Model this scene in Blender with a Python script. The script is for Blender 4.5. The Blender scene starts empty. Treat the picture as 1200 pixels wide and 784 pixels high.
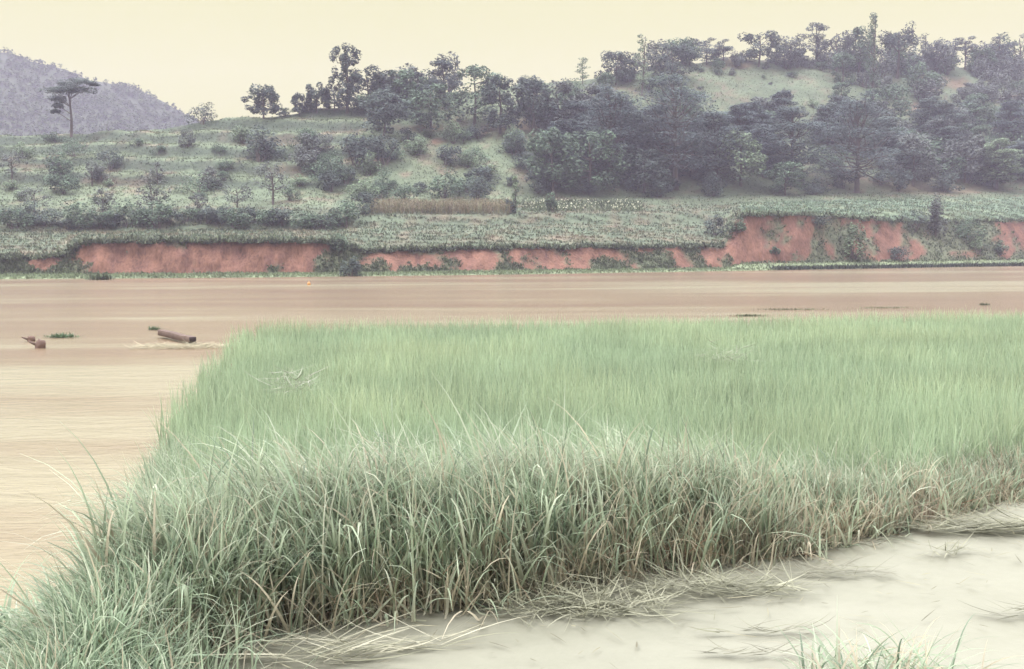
import bpy, math, random
import numpy as np
from mathutils import Vector, Matrix, noise
from mathutils.bvhtree import BVHTree

random.seed(7)
RNG = np.random.default_rng(11)
C = bpy.context.scene.collection
SC = bpy.context.scene
R = math.radians

# ------------------------------------------------------------------ camera
PW, PH, F, CH = 1200.0, 784.0, 1250.0, 2.2
PITCH = math.atan((392 - 299.5) / F)
ROLL = math.atan(7 / 1200.0)
fw = np.array([0, math.cos(PITCH), -math.sin(PITCH)])
r0 = np.array([1.0, 0, 0]); u0 = np.array([0, math.sin(PITCH), math.cos(PITCH)])
RT = math.cos(ROLL) * r0 - math.sin(ROLL) * u0
UP = math.cos(ROLL) * u0 + math.sin(ROLL) * r0
CAM = np.array([0, 0, CH])
cd = bpy.data.cameras.new('camera'); cam = bpy.data.objects.new('camera', cd); C.objects.link(cam)
m = Matrix.Identity(4)
for k in range(3):
    m[k][0] = RT[k]; m[k][1] = UP[k]; m[k][2] = -fw[k]; m[k][3] = CAM[k]
cam.matrix_world = m
cd.sensor_width = 36; cd.sensor_fit = 'HORIZONTAL'; cd.lens = F * 36 / PW
cd.clip_start = 0.1; cd.clip_end = 5000
SC.camera = cam

def ray(px, py):
    return fw + (px - 600) / F * RT - (py - 392) / F * UP
def at(px, py, Y):                       # the place that far away (depth Y) seen in that direction
    d = ray(px, py); return CAM + d * (Y / d[1])
def ground(px, py, z=0.0):
    d = ray(px, py); return CAM + d * ((z - CH) / d[2])

# ------------------------------------------------------------------ mesh helpers
def mesh_np(name, V, Q, col=None, T=None, smooth=False):
    V = np.asarray(V, dtype=np.float32).reshape(-1, 3)
    me = bpy.data.meshes.new(name)
    Q = np.asarray(Q, dtype=np.int32).reshape(-1, 4) if Q is not None and len(Q) else np.zeros((0, 4), np.int32)
    T = np.asarray(T, dtype=np.int32).reshape(-1, 3) if T is not None and len(T) else np.zeros((0, 3), np.int32)
    loops = np.concatenate([Q.ravel(), T.ravel()])
    nq, nt = len(Q), len(T)
    starts = np.concatenate([np.arange(nq) * 4, nq * 4 + np.arange(nt) * 3]).astype(np.int32)
    me.vertices.add(len(V)); me.vertices.foreach_set('co', V.ravel())
    me.loops.add(len(loops)); me.loops.foreach_set('vertex_index', loops)
    me.polygons.add(nq + nt); me.polygons.foreach_set('loop_start', starts)
    if smooth: me.polygons.foreach_set('use_smooth', np.ones(nq + nt, dtype=bool))
    me.update(calc_edges=True)
    if col is not None:
        a = me.color_attributes.new('Col', 'FLOAT_COLOR', 'POINT')
        c = np.ones((len(V), 4), np.float32); c[:, :3] = np.asarray(col, np.float32).reshape(-1, 3)
        a.data.foreach_set('color', c.ravel())
    return me

def link(name, me, mat, parent=None):
    o = bpy.data.objects.new(name, me); C.objects.link(o)
    if mat is not None and len(me.materials) == 0: me.materials.append(mat)
    if parent is not None: o.parent = parent
    return o
def tag(o, label, cat, group=None, kind=None):
    if label: o['label'] = label
    if cat: o['category'] = cat
    if group: o['group'] = group
    if kind: o['kind'] = kind
    return o
def empty(name, loc, label, cat, group=None, rz=0.0):
    o = bpy.data.objects.new(name, None); C.objects.link(o)
    o.location = loc; o.rotation_euler = (0, 0, rz); o.empty_display_size = 0.3
    return tag(o, label, cat, group)
def dup(root, loc, rz, sc, label=None, group=None):
    r = root.copy(); C.objects.link(r); r.location = loc; r.rotation_euler = (0, 0, rz); r.scale = sc
    if label: r['label'] = label
    if group: r['group'] = group
    for ch in list(root.children):
        c = ch.copy(); C.objects.link(c); c.parent = r
    return r
def setting(o, label=None):
    o['kind'] = 'structure'
    if label: o['label'] = label
    return o

class MB:                                # collects numpy pieces into one mesh
    def __init__(s): s.v = []; s.q = []; s.c = []; s.n = 0
    def add(s, V, Q, col):
        V = np.asarray(V, np.float32).reshape(-1, 3)
        s.v.append(V); s.q.append(np.asarray(Q, np.int64).reshape(-1, 4) + s.n)
        col = np.asarray(col, np.float32)
        if col.ndim == 1: col = np.tile(col, (len(V), 1))
        s.c.append(col.reshape(-1, 3)); s.n += len(V)
    def mesh(s, name, smooth=False):
        return mesh_np(name, np.concatenate(s.v), np.concatenate(s.q), np.concatenate(s.c), smooth=smooth)

def blades(base, az, L, w, tilt, bend, seg, c0, c1, power=1.4, twist=None, zmin=None, rng=RNG):
    """curved tapering grass blades; returns V, Q, colours"""
    N = len(base); s = np.linspace(0, 1, seg + 1)
    th = tilt[:, None] + bend[:, None] * s[None, :] ** power
    hz = np.sin(th); vz = np.cos(th)
    d = np.stack([hz * np.cos(az)[:, None], hz * np.sin(az)[:, None], vz], -1)
    step = (L / seg)[:, None, None]
    mid = 0.5 * (d[:, 1:] + d[:, :-1]) * step
    P = np.concatenate([np.zeros((N, 1, 3)), np.cumsum(mid, 1)], 1) + base[:, None, :]
    if zmin is not None:
        zm = zmin if np.isscalar(zmin) else zmin[:, None]
        P[..., 2] = np.maximum(P[..., 2], zm)
    tw = rng.uniform(-0.9, 0.9, N) if twist is None else twist
    a2 = az + math.pi / 2 + tw
    side = np.stack([np.cos(a2), np.sin(a2), rng.uniform(-.35, .35, N)], -1)
    prof = np.clip(1.0 - s ** 2.2, 0.06, 1) * (0.55 + 0.45 * np.minimum(1, s * 4))
    off = side[:, None, :] * (w[:, None] * prof[None, :] * 0.5)[..., None]
    V = np.stack([P - off, P + off], 2).reshape(-1, 3)
    idx = (np.arange(N)[:, None] * (seg + 1) + np.arange(seg)[None, :]) * 2
    Q = np.stack([idx, idx + 1, idx + 3, idx + 2], -1).reshape(-1, 4)
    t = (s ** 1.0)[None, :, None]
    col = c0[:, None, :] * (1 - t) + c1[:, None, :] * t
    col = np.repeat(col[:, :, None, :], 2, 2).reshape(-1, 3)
    return V, Q, col

def leaves(P, size, rng, up=0.5, col=None, aspect=0.55, out=None):
    """kite shaped leaf clumps at points P"""
    N = len(P)
    n = rng.normal(size=(N, 3)); n[:, 2] = np.abs(n[:, 2]) + up * 2.6
    if out is not None: n = n + out * 1.5
    n /= np.linalg.norm(n, axis=1)[:, None]
    a = rng.normal(size=(N, 3)); a -= n * (a * n).sum(1)[:, None]
    a /= np.linalg.norm(a, axis=1)[:, None]
    b = np.cross(n, a)
    s = (size * rng.uniform(0.6, 1.4, N))[:, None]
    p0 = P - a * s * .5; p2 = P + a * s * .5
    p1 = P + b * s * aspect * .5 - a * s * .1 - n * s * .12; p3 = P - b * s * aspect * .5 - a * s * .1 - n * s * .12
    V = np.stack([p0, p1, p2, p3], 1).reshape(-1, 3)
    Q = np.arange(N * 4).reshape(-1, 4)
    return V, Q, np.repeat(col, 4, 0)

def tube(mb, pts, rad, col, n=6):
    pts = np.asarray(pts, float); K = len(pts)
    V = []
    for i in range(K):
        t = pts[min(i + 1, K - 1)] - pts[max(i - 1, 0)]; t = t / (np.linalg.norm(t) + 1e-9)
        a = np.cross(t, [0.31, 0.95, 0.05]); a /= np.linalg.norm(a); b = np.cross(t, a)
        for k in range(n):
            an = 2 * math.pi * k / n
            V.append(pts[i] + rad[i] * (math.cos(an) * a + math.sin(an) * b))
    Q = []
    for i in range(K - 1):
        for k in range(n):
            Q.append((i * n + k, i * n + (k + 1) % n, (i + 1) * n + (k + 1) % n, (i + 1) * n + k))
    for e in (0, K - 1):
        V.append(pts[e]); c = len(V) - 1
        for k in range(0, n, 2):
            Q.append((c, e * n + k, e * n + (k + 1) % n, e * n + (k + 2) % n))
    mb.add(np.array(V), np.array(Q), col)

# ------------------------------------------------------------------ materials
def new_mat(name):
    mt = bpy.data.materials.new(name); mt.use_nodes = True
    nt = mt.node_tree; nt.nodes.clear()
    out = nt.nodes.new('ShaderNodeOutputMaterial')
    return mt, nt, out
def N_(nt, kind, **kw):
    n = nt.nodes.new(kind)
    for k, v in kw.items():
        if k.startswith('i_'):
            key = k[2:]
            key = int(key) if key.isdigit() else key.replace('_', ' ')
            n.inputs[key].default_value = v
        else: setattr(n, k, v)
    return n
def leaf_mat(name, transl=0.3, rough=0.55, spec=0.25, var=0.25, scale=1.2):
    mt, nt, out = new_mat(name); L = nt.links.new
    at_ = N_(nt, 'ShaderNodeAttribute', attribute_name='Col')
    geo = N_(nt, 'ShaderNodeNewGeometry')
    nz = N_(nt, 'ShaderNodeTexNoise', i_Scale=scale, i_Detail=3.0)
    L(geo.outputs['Position'], nz.inputs['Vector'])
    mr = N_(nt, 'ShaderNodeMapRange'); mr.inputs[1].default_value = .3; mr.inputs[2].default_value = .7
    mr.inputs[3].default_value = 1 - var; mr.inputs[4].default_value = 1 + var
    L(nz.outputs['Fac'], mr.inputs[0])
    mx = N_(nt, 'ShaderNodeVectorMath', operation='SCALE')
    L(at_.outputs['Color'], mx.inputs[0]); L(mr.outputs[0], mx.inputs['Scale'])
    p = N_(nt, 'ShaderNodeBsdfPrincipled'); p.inputs['Roughness'].default_value = rough
    p.inputs['Specular IOR Level'].default_value = spec
    L(mx.outputs[0], p.inputs['Base Color'])
    tr = N_(nt, 'ShaderNodeBsdfTranslucent'); L(mx.outputs[0], tr.inputs['Color'])
    ms = N_(nt, 'ShaderNodeMixShader'); ms.inputs[0].default_value = transl
    L(p.outputs[0], ms.inputs[1]); L(tr.outputs[0], ms.inputs[2]); L(ms.outputs[0], out.inputs[0])
    return mt
def ground_mat(name, rough=0.9, scale=0.5, var=0.3, bump=0.3, bscale=3.0, stretch=(1, 1, 1), coat=0.0, fine=8.0):
    """base colour from the mesh's own colour attribute, broken up by two noises"""
    mt, nt, out = new_mat(name); L = nt.links.new
    at_ = N_(nt, 'ShaderNodeAttribute', attribute_name='Col')
    geo = N_(nt, 'ShaderNodeNewGeometry')
    mp = N_(nt, 'ShaderNodeMapping'); mp.inputs['Scale'].default_value = stretch
    L(geo.outputs['Position'], mp.inputs['Vector'])
    nz = N_(nt, 'ShaderNodeTexNoise', i_Scale=scale, i_Detail=6.0, i_Roughness=.6); L(mp.outputs[0], nz.inputs['Vector'])
    nf = N_(nt, 'ShaderNodeTexNoise', i_Scale=fine, i_Detail=4.0, i_Roughness=.7); L(mp.outputs[0], nf.inputs['Vector'])
    ad = N_(nt, 'ShaderNodeMath', operation='ADD'); L(nz.outputs['Fac'], ad.inputs[0]); L(nf.outputs['Fac'], ad.inputs[1])
    mr = N_(nt, 'ShaderNodeMapRange'); mr.inputs[1].default_value = .7; mr.inputs[2].default_value = 1.3
    mr.inputs[3].default_value = 1 - var; mr.inputs[4].default_value = 1 + var
    L(ad.outputs[0], mr.inputs[0])
    mx = N_(nt, 'ShaderNodeVectorMath', operation='SCALE')
    L(at_.outputs['Color'], mx.inputs[0]); L(mr.outputs[0], mx.inputs['Scale'])
    p = N_(nt, 'ShaderNodeBsdfPrincipled'); p.inputs['Roughness'].default_value = rough
    p.inputs['Specular IOR Level'].default_value = .25
    p.inputs['Coat Weight'].default_value = coat; p.inputs['Coat Roughness'].default_value = .25
    L(mx.outputs[0], p.inputs['Base Color'])
    nb = N_(nt, 'ShaderNodeTexNoise', i_Scale=bscale, i_Detail=5.0); L(mp.outputs[0], nb.inputs['Vector'])
    bp = N_(nt, 'ShaderNodeBump'); bp.inputs['Strength'].default_value = bump; bp.inputs['Distance'].default_value = .3 / max(bscale, .1)
    L(nb.outputs['Fac'], bp.inputs['Height']); L(bp.outputs[0], p.inputs['Normal'])
    L(p.outputs[0], out.inputs[0])
    return mt
M_LEAF = leaf_mat('tree_foliage', .25, .6, .15, .3, .5)
M_TUFT = leaf_mat('weed_leaves', .25, .7, .1, .25, .35)
M_RICE = leaf_mat('rice_blades', .45, .5, .25, .16, .6)
M_GRASS = leaf_mat('bank_grass_blades', .5, .42, .4, .16, 2.0)
M_STRAW = leaf_mat('dry_straw', .2, .6, .2, .2, 5.0)
M_BARK = ground_mat('bark', .9, 2, .25, .5, 6)
M_HILL = ground_mat('hillside_grass', .95, .12, .35, .4, 1.0, fine=1.5)
M_CLIFF = ground_mat('red_earth', .95, .5, .5, 1.0, 2.2, (1, 1, .35), fine=4.0)
M_MUD = ground_mat('pale_silt', .45, .8, .05, .10, 5.0, coat=.25, fine=14)
M_SOIL = ground_mat('damp_soil', .8, 1.5, .3, .5, 8.0)
M_WOOD = ground_mat('weathered_wood', .8, 3, .25, .5, 12.0)
M_PLASTIC = ground_mat('painted_float', .5, 3, .1, .05, 4.0)

def water_mat():
    mt, nt, out = new_mat('muddy_water'); L = nt.links.new
    geo = N_(nt, 'ShaderNodeNewGeometry')
    def noise_(sx, sy, scale, detail=4.0, rough=.55):
        mp = N_(nt, 'ShaderNodeMapping'); mp.inputs['Scale'].default_value = (sx, sy, 1)
        L(geo.outputs['Position'], mp.inputs['Vector'])
        n = N_(nt, 'ShaderNodeTexNoise', i_Scale=scale, i_Detail=detail, i_Roughness=rough); L(mp.outputs[0], n.inputs['Vector'])
        return n
    # silt carried in bands by the current: large streaks along x
    n1 = noise_(.016, .045, 1.0, 6.0); n2 = noise_(.05, .35, 1.0, 5.0)
    ad = N_(nt, 'ShaderNodeMath', operation='MULTIPLY_ADD'); ad.inputs[1].default_value = .45
    L(n2.outputs['Fac'], ad.inputs[0]); L(n1.outputs['Fac'], ad.inputs[2])
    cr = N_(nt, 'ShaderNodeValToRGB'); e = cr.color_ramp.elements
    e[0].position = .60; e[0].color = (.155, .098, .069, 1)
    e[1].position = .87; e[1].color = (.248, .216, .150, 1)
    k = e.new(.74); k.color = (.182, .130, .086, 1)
    # sky reflection on the near water, painted in as a paler base colour
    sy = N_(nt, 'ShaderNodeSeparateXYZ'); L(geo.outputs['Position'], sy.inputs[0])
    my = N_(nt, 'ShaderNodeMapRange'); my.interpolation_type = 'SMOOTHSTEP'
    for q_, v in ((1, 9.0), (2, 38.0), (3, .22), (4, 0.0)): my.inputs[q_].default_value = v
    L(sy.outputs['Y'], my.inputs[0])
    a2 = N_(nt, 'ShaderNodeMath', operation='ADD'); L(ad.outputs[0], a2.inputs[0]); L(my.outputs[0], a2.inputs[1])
    # and a pale bar of silt lies in the slack water under the high bank
    mp = N_(nt, 'ShaderNodeMapping'); mp.inputs['Location'].default_value = (-1.0, -5.4, 0); mp.inputs['Scale'].default_value = (1 / 34., 1 / 14., 1)
    L(geo.outputs['Position'], mp.inputs['Vector'])
    ln = N_(nt, 'ShaderNodeVectorMath', operation='LENGTH'); L(mp.outputs[0], ln.inputs[0])
    mb_ = N_(nt, 'ShaderNodeMapRange'); mb_.interpolation_type = 'SMOOTHSTEP'
    for q_, v in ((1, .1), (2, 1.3), (3, .20), (4, 0.0)): mb_.inputs[q_].default_value = v
    L(ln.outputs['Value'], mb_.inputs[0])
    a3 = N_(nt, 'ShaderNodeMath', operation='ADD'); L(a2.outputs[0], a3.inputs[0]); L(mb_.outputs[0], a3.inputs[1]); a2 = a3
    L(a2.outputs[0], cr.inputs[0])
    p = N_(nt, 'ShaderNodeBsdfPrincipled'); p.inputs['Roughness'].default_value = .22
    p.inputs['IOR'].default_value = 1.33; p.inputs['Specular IOR Level'].default_value = .5
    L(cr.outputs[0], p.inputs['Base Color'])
    w1 = noise_(1.0, 2.4, .9, 5.0); w2 = noise_(1.3, 3.6, 4.0, 3.0)
    w1.inputs['Distortion'].default_value = .8; w2.inputs['Distortion'].default_value = .5
    h = N_(nt, 'ShaderNodeMath', operation='MULTIPLY_ADD'); h.inputs[1].default_value = .35
    L(w2.outputs['Fac'], h.inputs[0]); L(w1.outputs['Fac'], h.inputs[2])
    bp = N_(nt, 'ShaderNodeBump'); bp.inputs['Strength'].default_value = .6; bp.inputs['Distance'].default_value = .05
    L(h.outputs[0], bp.inputs['Height']); L(bp.outputs[0], p.inputs['Normal'])
    L(p.outputs[0], out.inputs[0])
    return mt
M_WATER = water_mat()

# ------------------------------------------------------------------ water, one sheet to the horizon
V = np.array([(-950, -140, 0), (950, -140, 0), (950, 850, 0), (-950, 850, 0)], float)
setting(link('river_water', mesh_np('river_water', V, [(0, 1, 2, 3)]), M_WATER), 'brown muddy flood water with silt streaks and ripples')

# ------------------------------------------------------------------ terrain of the far side
US = np.arange(-420, 1640, 4.0)
NU = len(US)
def K(pairs):
    a = np.array(pairs, float); return np.interp(US, a[:, 0], a[:, 1])
yh = 303 - 7 * US / 1200
p_shore = K([(-420, 328), (0, 327), (300, 325), (600, 321.5), (850, 317.5), (1200, 311.5), (1640, 307)])
d_sh = np.clip(2750 / (p_shore - yh), 90, 230)
def fbm(x, y, z=0.0, o=4): return noise.fractal(Vector((x, y, z)), 1.0, 2.0, o)
jit = np.array([fbm(u * .02, 3.1) for u in US]); jit2 = np.array([fbm(u * .06, 9.1) for u in US])

p_base = K([(-420, 323), (0, 322.5), (390, 321), (600, 318), (850, 315), (870, 308), (1200, 303), (1640, 300)]) 
p_top = K([(-420, 303), (0, 302), (72, 302), (98, 284), (240, 283), (388, 284), (428, 295), (520, 292), (600, 291), (700, 290), (846, 289), (866, 253), (940, 252), (1000, 256), (1080, 262), (1200, 258), (1640, 262)]) + jit2 * 3
d_base = d_sh + 5; d_top = d_base + K([(-420, 2), (390, 2.2), (425, 4), (850, 4), (870, 4.0), (960, 4.5), (1100, 9), (1640, 8)])
ridge_d = K([(-420, 200), (0, 205), (270, 205), (400, 212), (600, 240), (800, 275), (1000, 305), (1200, 335), (1640, 350)])
p_ridge = K([(-420, 150), (0, 158), (100, 161), (150, 153), (270, 142), (330, 134), (400, 128), (450, 118), (500, 112), (560, 104), (600, 98), (700, 92), (760, 80), (800, 72), (900, 70), (1000, 70), (1100, 74), (1200, 84), (1640, 95)])
rows = []     # (label, depth array, py array or None, z array or None)
rows.append((d_sh - 4, None, np.full(NU, -.5)))
rows.append((d_sh, None, np.full(NU, .02)))
rows.append((d_sh + 1.2, None, np.full(NU, .22)))
rows.append((d_base, p_base, None))
i_base = 3
rows.append((d_top, p_top, None))
rows.append((d_sh + 18, K([(-420, 285), (0, 284), (72, 284), (98, 276), (390, 276), (428, 276), (600, 275), (846, 275), (866, 249.5), (1000, 248), (1200, 250), (1640, 252)]), None))
rows.append((d_sh + 30, K([(-420, 272), (0, 272), (390, 269), (428, 265), (600, 263), (846, 262), (866, 246), (1000, 242), (1200, 244), (1640, 246)]), None))
rows.append((d_sh + 33, K([(-420, 262), (0, 262), (390, 257), (428, 253), (600, 251), (846, 251), (866, 243), (1000, 239), (1200, 240), (1640, 240)]), None))
rows.append((d_sh + 46, K([(-420, 246), (0, 246), (200, 243), (390, 243), (428, 246), (600, 243), (846, 240), (866, 238), (1000, 234), (1200, 232), (1640, 230)]), None))
d7 = d_sh + 58
p7 = K([(-420, 225), (0, 228), (200, 227), (390, 230), (600, 230), (850, 229), (1000, 226), (1200, 222), (1640, 220)])
rows.append((d7, p7, None))
for f_, c_ in ((.33, .40), (.66, .75)):
    rows.append((d7 + (ridge_d - d7) * f_, p7 + (p_ridge - p7) * c_, None))
rows.append((ridge_d, p_ridge, None))
rows.append((ridge_d + 30, None, 'drop'))
rows.append((ridge_d + 110, None, np.full(NU, -.4)))
def row_pts(r, prev):
    d, py, z = r; out = np.zeros((NU, 3))
    if isinstance(z, str): out[:] = prev; s = (d / prev[:, 1])[:, None]; out = prev * np.array([1, 1, 0]) * s; out[:, 2] = prev[:, 2] - 7; return out
    for i, u in enumerate(US):
        if z is None: out[i] = at(u, py[i], d[i])
        else:
            q = at(u, yh[i], d[i]); out[i] = (q[0], q[1], z[i])
    return out
KEY = []
for r in rows: KEY.append(row_pts(r, KEY[-1] if KEY else None))
sub = [2, 2, 4, 12, 8, 8, 4, 8, 8, 16, 16, 16, 4, 6]
GRID = []; KROW = []
for k in range(len(KEY) - 1):
    KROW.append(len(GRID))
    for j in range(sub[k]): GRID.append(KEY[k] + (KEY[k + 1] - KEY[k]) * j / sub[k])
KROW.append(len(GRID)); GRID.append(KEY[-1])
GRID = np.array(GRID)                    # rows, columns, 3
NR = len(GRID)
CB, CT = KROW[3], KROW[4]                # cliff base and cliff top rows
SCARP = np.zeros((NR, NU))
for r_ in range(NR):
    t_ = (r_ - CB) / (CT - CB)
    for i in range(NU):
        x, y, z = GRID[r_, i]
        if r_ <= CB - 2: continue
        if 0 < t_ < 1:                   # runnels, ledges and slumps of the cut bank
            a = math.sin(math.pi * t_)
            GRID[r_, i, 1] += a * (fbm(x * .35, z * .25, 2.0) * .8 + fbm(x * 1.6, z * .25, 7.0) * .35)
        elif r_ < KROW[9]: GRID[r_, i, 2] += .16 * fbm(x * .15, y * .15, 5.0) * (1 if r_ > CT else .4) + .08 * fbm(x * .8, y * .8)
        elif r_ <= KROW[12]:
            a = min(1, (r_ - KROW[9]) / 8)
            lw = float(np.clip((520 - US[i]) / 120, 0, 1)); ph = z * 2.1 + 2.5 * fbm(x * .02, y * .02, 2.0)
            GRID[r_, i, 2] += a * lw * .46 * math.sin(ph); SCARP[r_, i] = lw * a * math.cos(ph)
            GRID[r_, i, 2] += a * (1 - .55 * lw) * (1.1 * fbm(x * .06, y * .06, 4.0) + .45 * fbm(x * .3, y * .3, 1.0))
# --- colours: what grows or lies bare where
def u_pix(P):                            # direction of a point, as photo pixels
    d = P - CAM; z = d @ fw; return 600 + F * (d @ RT) / z, 392 - F * (d @ UP) / z
PX, PY = u_pix(GRID.reshape(-1, 3)); PX = PX.reshape(NR, NU); PY = PY.reshape(NR, NU)
nz1 = np.array([[fbm(*(GRID[a, b] * .07)) for b in range(NU)] for a in range(NR)])
nz2 = np.array([[fbm(*(GRID[a, b] * .30 + 9)) for b in range(NU)] for a in range(NR)])
G_DK = np.array([.048, .062, .048]); G_MD = np.array([.098, .124, .082]); G_LT = np.array([.124, .148, .096]); TAN = np.array([.165, .135, .100])
RED = np.array([.158, .080, .059]); RED_D = np.array([.115, .058, .048])
COLG = np.zeros((NR, NU, 3)); VEG = np.zeros((NR, NU))
def mixc(a, b, t): t = np.clip(t, 0, 1)[..., None]; return a * (1 - t) + b * t
g = mixc(np.broadcast_to(G_MD, (NR, NU, 3)), G_LT, .5 + nz1 * 1.0 + nz2 * .5)
g = mixc(g, TAN, (nz2 + .4 * nz1 - .22) * 2.0)
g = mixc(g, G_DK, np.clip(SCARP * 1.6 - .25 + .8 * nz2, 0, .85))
g = g * np.where(PX > 600, .80, 1.0)[..., None]       # darker ground colour on the wooded hill
COLG[:] = g
SOIL = np.zeros((NR, NU))
for (sx, sy, rx, ry, s_) in ((515, 166, 9, 3, 1), (500, 150, 22, 4, .7), (590, 152, 18, 4, .7), (430, 190, 20, 5, .6), (350, 198, 26, 5, .5), (625, 150, 14, 8, .7), (1090, 95, 14, 8, 1), (1120, 98, 16, 5, .8), (1072, 126, 10, 5, .9),
                             (1190, 115, 14, 3, .8), (1188, 94, 12, 4, .5), (860, 72, 26, 6, .6), (1040, 215, 60, 6, .5), (1100, 222, 60, 5, .6), (785, 200, 50, 8, .35), (45, 195, 30, 3, .6), (140, 212, 40, 3, .4), (320, 165, 40, 5, .3), (700, 207, 50, 6, .3)):
    SOIL = np.maximum(SOIL, s_ * np.clip(1.6 - np.sqrt(((PX - sx) / rx) ** 2 + ((PY - sy) / ry) ** 2) + nz2 * .8, 0, 1))
SOIL[:CT] = 0
COLG = mixc(COLG, RED * .9, SOIL * .7)
# shore strip, cliff
sh = mixc(np.broadcast_to(np.array([.18, .215, .13]), (NR, NU, 3)), G_MD, nz2 + .2)
COLG[:CB] = sh[:CB]
vcut = np.interp(PX, [-420, 0, 70, 90, 100, 360, 372, 386, 398, 425, 440, 600, 700, 850, 862, 945, 955, 1000, 1012, 1075, 1090, 1165, 1176, 1210, 1640],
                      [.62, .56, .50, .42, .06, .08, .28, .25, .8, .65, .52, .46, .50, .52, .06, .06, .36, .36, .20, .30, .72, .75, .20, .25, .5])
for r_ in range(CB, CT + 1):
    t_ = (r_ - CB) / (CT - CB)
    low = np.interp(t_, [0, .12, .3, .6, .9, 1], [.36, .17, .13, .02, .02, .36])
    VEG[r_] = np.clip((vcut[r_] + low * (.3 + vcut[r_]) + .55 * nz1[r_] + .75 * nz2[r_] - .40) * 3.5, 0, 1)
    strk = np.array([fbm(p[0] * 1.1, p[2] * .10, 4.0) for p in GRID[r_]])
    redc = mixc(np.broadcast_to(RED, (NU, 3)), RED_D, .22 + nz2[r_] * 1.0 + strk * 1.3 + .35 * (t_ > .85))
    COLG[r_] = mixc(redc, G_MD, VEG[r_] * .85)
VEG[:CB] = 1
# the crop fields on the two terraces
for r_ in range(CT + 1, KROW[8] + 1):
    COLG[r_] = mixc(np.broadcast_to(np.array([.090, .112, .078]), (NU, 3)), TAN * .9, nz2[r_] * 1.2 + .12)
hasG = (PX > 866)
for r_ in range(CT + 1, KROW[8] + 1):
    COLG[r_][hasG[r_]] = mixc(np.broadcast_to(np.array([.098, .135, .095]), (NU, 3)), G_LT, nz2[r_] + nz1[r_])[hasG[r_]]

def grid_obj(name, a, b, mat, label):
    n = b - a + 1
    i, j = np.meshgrid(np.arange(n - 1), np.arange(NU - 1), indexing='ij')
    q = np.stack([i * NU + j, i * NU + j + 1, (i + 1) * NU + j + 1, (i + 1) * NU + j], -1).reshape(-1, 4)
    return setting(link(name, mesh_np(name, GRID[a:b + 1].reshape(-1, 3), q, COLG[a:b + 1].reshape(-1, 3), smooth=True), mat), label)
grid_obj('shore', 0, CB, M_HILL, 'bright green grassy strip at the foot of the red bank')
grid_obj('earth_bank', CB, CT, M_CLIFF, 'eroded bank of bare red earth with green slumps above the flood water')
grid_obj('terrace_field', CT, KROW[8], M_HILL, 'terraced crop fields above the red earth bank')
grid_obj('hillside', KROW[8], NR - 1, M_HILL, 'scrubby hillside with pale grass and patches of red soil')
i, j = np.meshgrid(np.arange(NR - 1), np.arange(NU - 1), indexing='ij')
qq = np.stack([i * NU + j, i * NU + j + 1, (i + 1) * NU + j + 1, (i + 1) * NU + j], -1).reshape(-1, 4)
TREE_BVH = BVHTree.FromPolygons([Vector(v) for v in GRID.reshape(-1, 3)], [tuple(q) for q in qq.tolist()])
def hit(px, py):
    for k in range(60):                  # a base just above a crest falls to the crest
        d = Vector(ray(px, py + k * 1.5)).normalized()
        h = TREE_BVH.ray_cast(Vector(CAM), d)
        if h[0] is not None: return np.array(h[0])
    return at(px, py, 200)

# scattered weeds and grass tufts over a range of rows
def scatter(n, a, b, dens):
    """random points on grid rows a..b, kept with probability dens[row, col]"""
    u = RNG.uniform(0, NU - 1.001, n); w_ = RNG.uniform(a, b - .001, n)
    iu = u.astype(int); ir = w_.astype(int); fu = (u - iu)[:, None]; fr = (w_ - ir)[:, None]
    P = (GRID[ir, iu] * (1 - fr) + GRID[ir + 1, iu] * fr) * (1 - fu) + (GRID[ir, iu + 1] * (1 - fr) + GRID[ir + 1, iu + 1] * fr) * fu
    keep = RNG.uniform(size=n) < dens[ir, iu]
    return P[keep], ir[keep], iu[keep]
def tufts(mb, P, size, col, per=4, droop=.5):
    n = len(P); base = np.repeat(P, per, 0); N = len(base)
    s = np.repeat(np.broadcast_to(size, (n,)), per)
    base = base + RNG.normal(size=(N, 3)) * (s * .28)[:, None] * np.array([1, 1, .1])
    c = np.repeat(col, per, 0) * RNG.uniform(.75, 1.25, (N, 1))
    V, Q, cc = blades(base, RNG.uniform(0, 6.283, N), s * RNG.uniform(.7, 1.3, N), s * RNG.uniform(.22, .5, N), RNG.uniform(.05, .6, N), RNG.uniform(.2, 1.4, N) * droop, 2, c * .9, c * 1.05)
    mb.add(V, Q, cc)
vis = (PX > -80) & (PX < 1280)
# hillside grass
mb = MB()
dens = vis * np.clip(.75 + nz1 * .8 - SOIL, .12, 1)
P, ir, iu = scatter(80000, KROW[8], KROW[12], dens)
tufts(mb, P, RNG.uniform(.13, .34, len(P)), COLG[ir, iu] * RNG.uniform(1.0, 1.22, (len(P), 1)), 3)
tag(link('hillside_grass', mb.mesh('hillside_grass'), M_TUFT), 'rough pale grass and low weeds covering the hillside', 'grass', kind='stuff')
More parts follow.
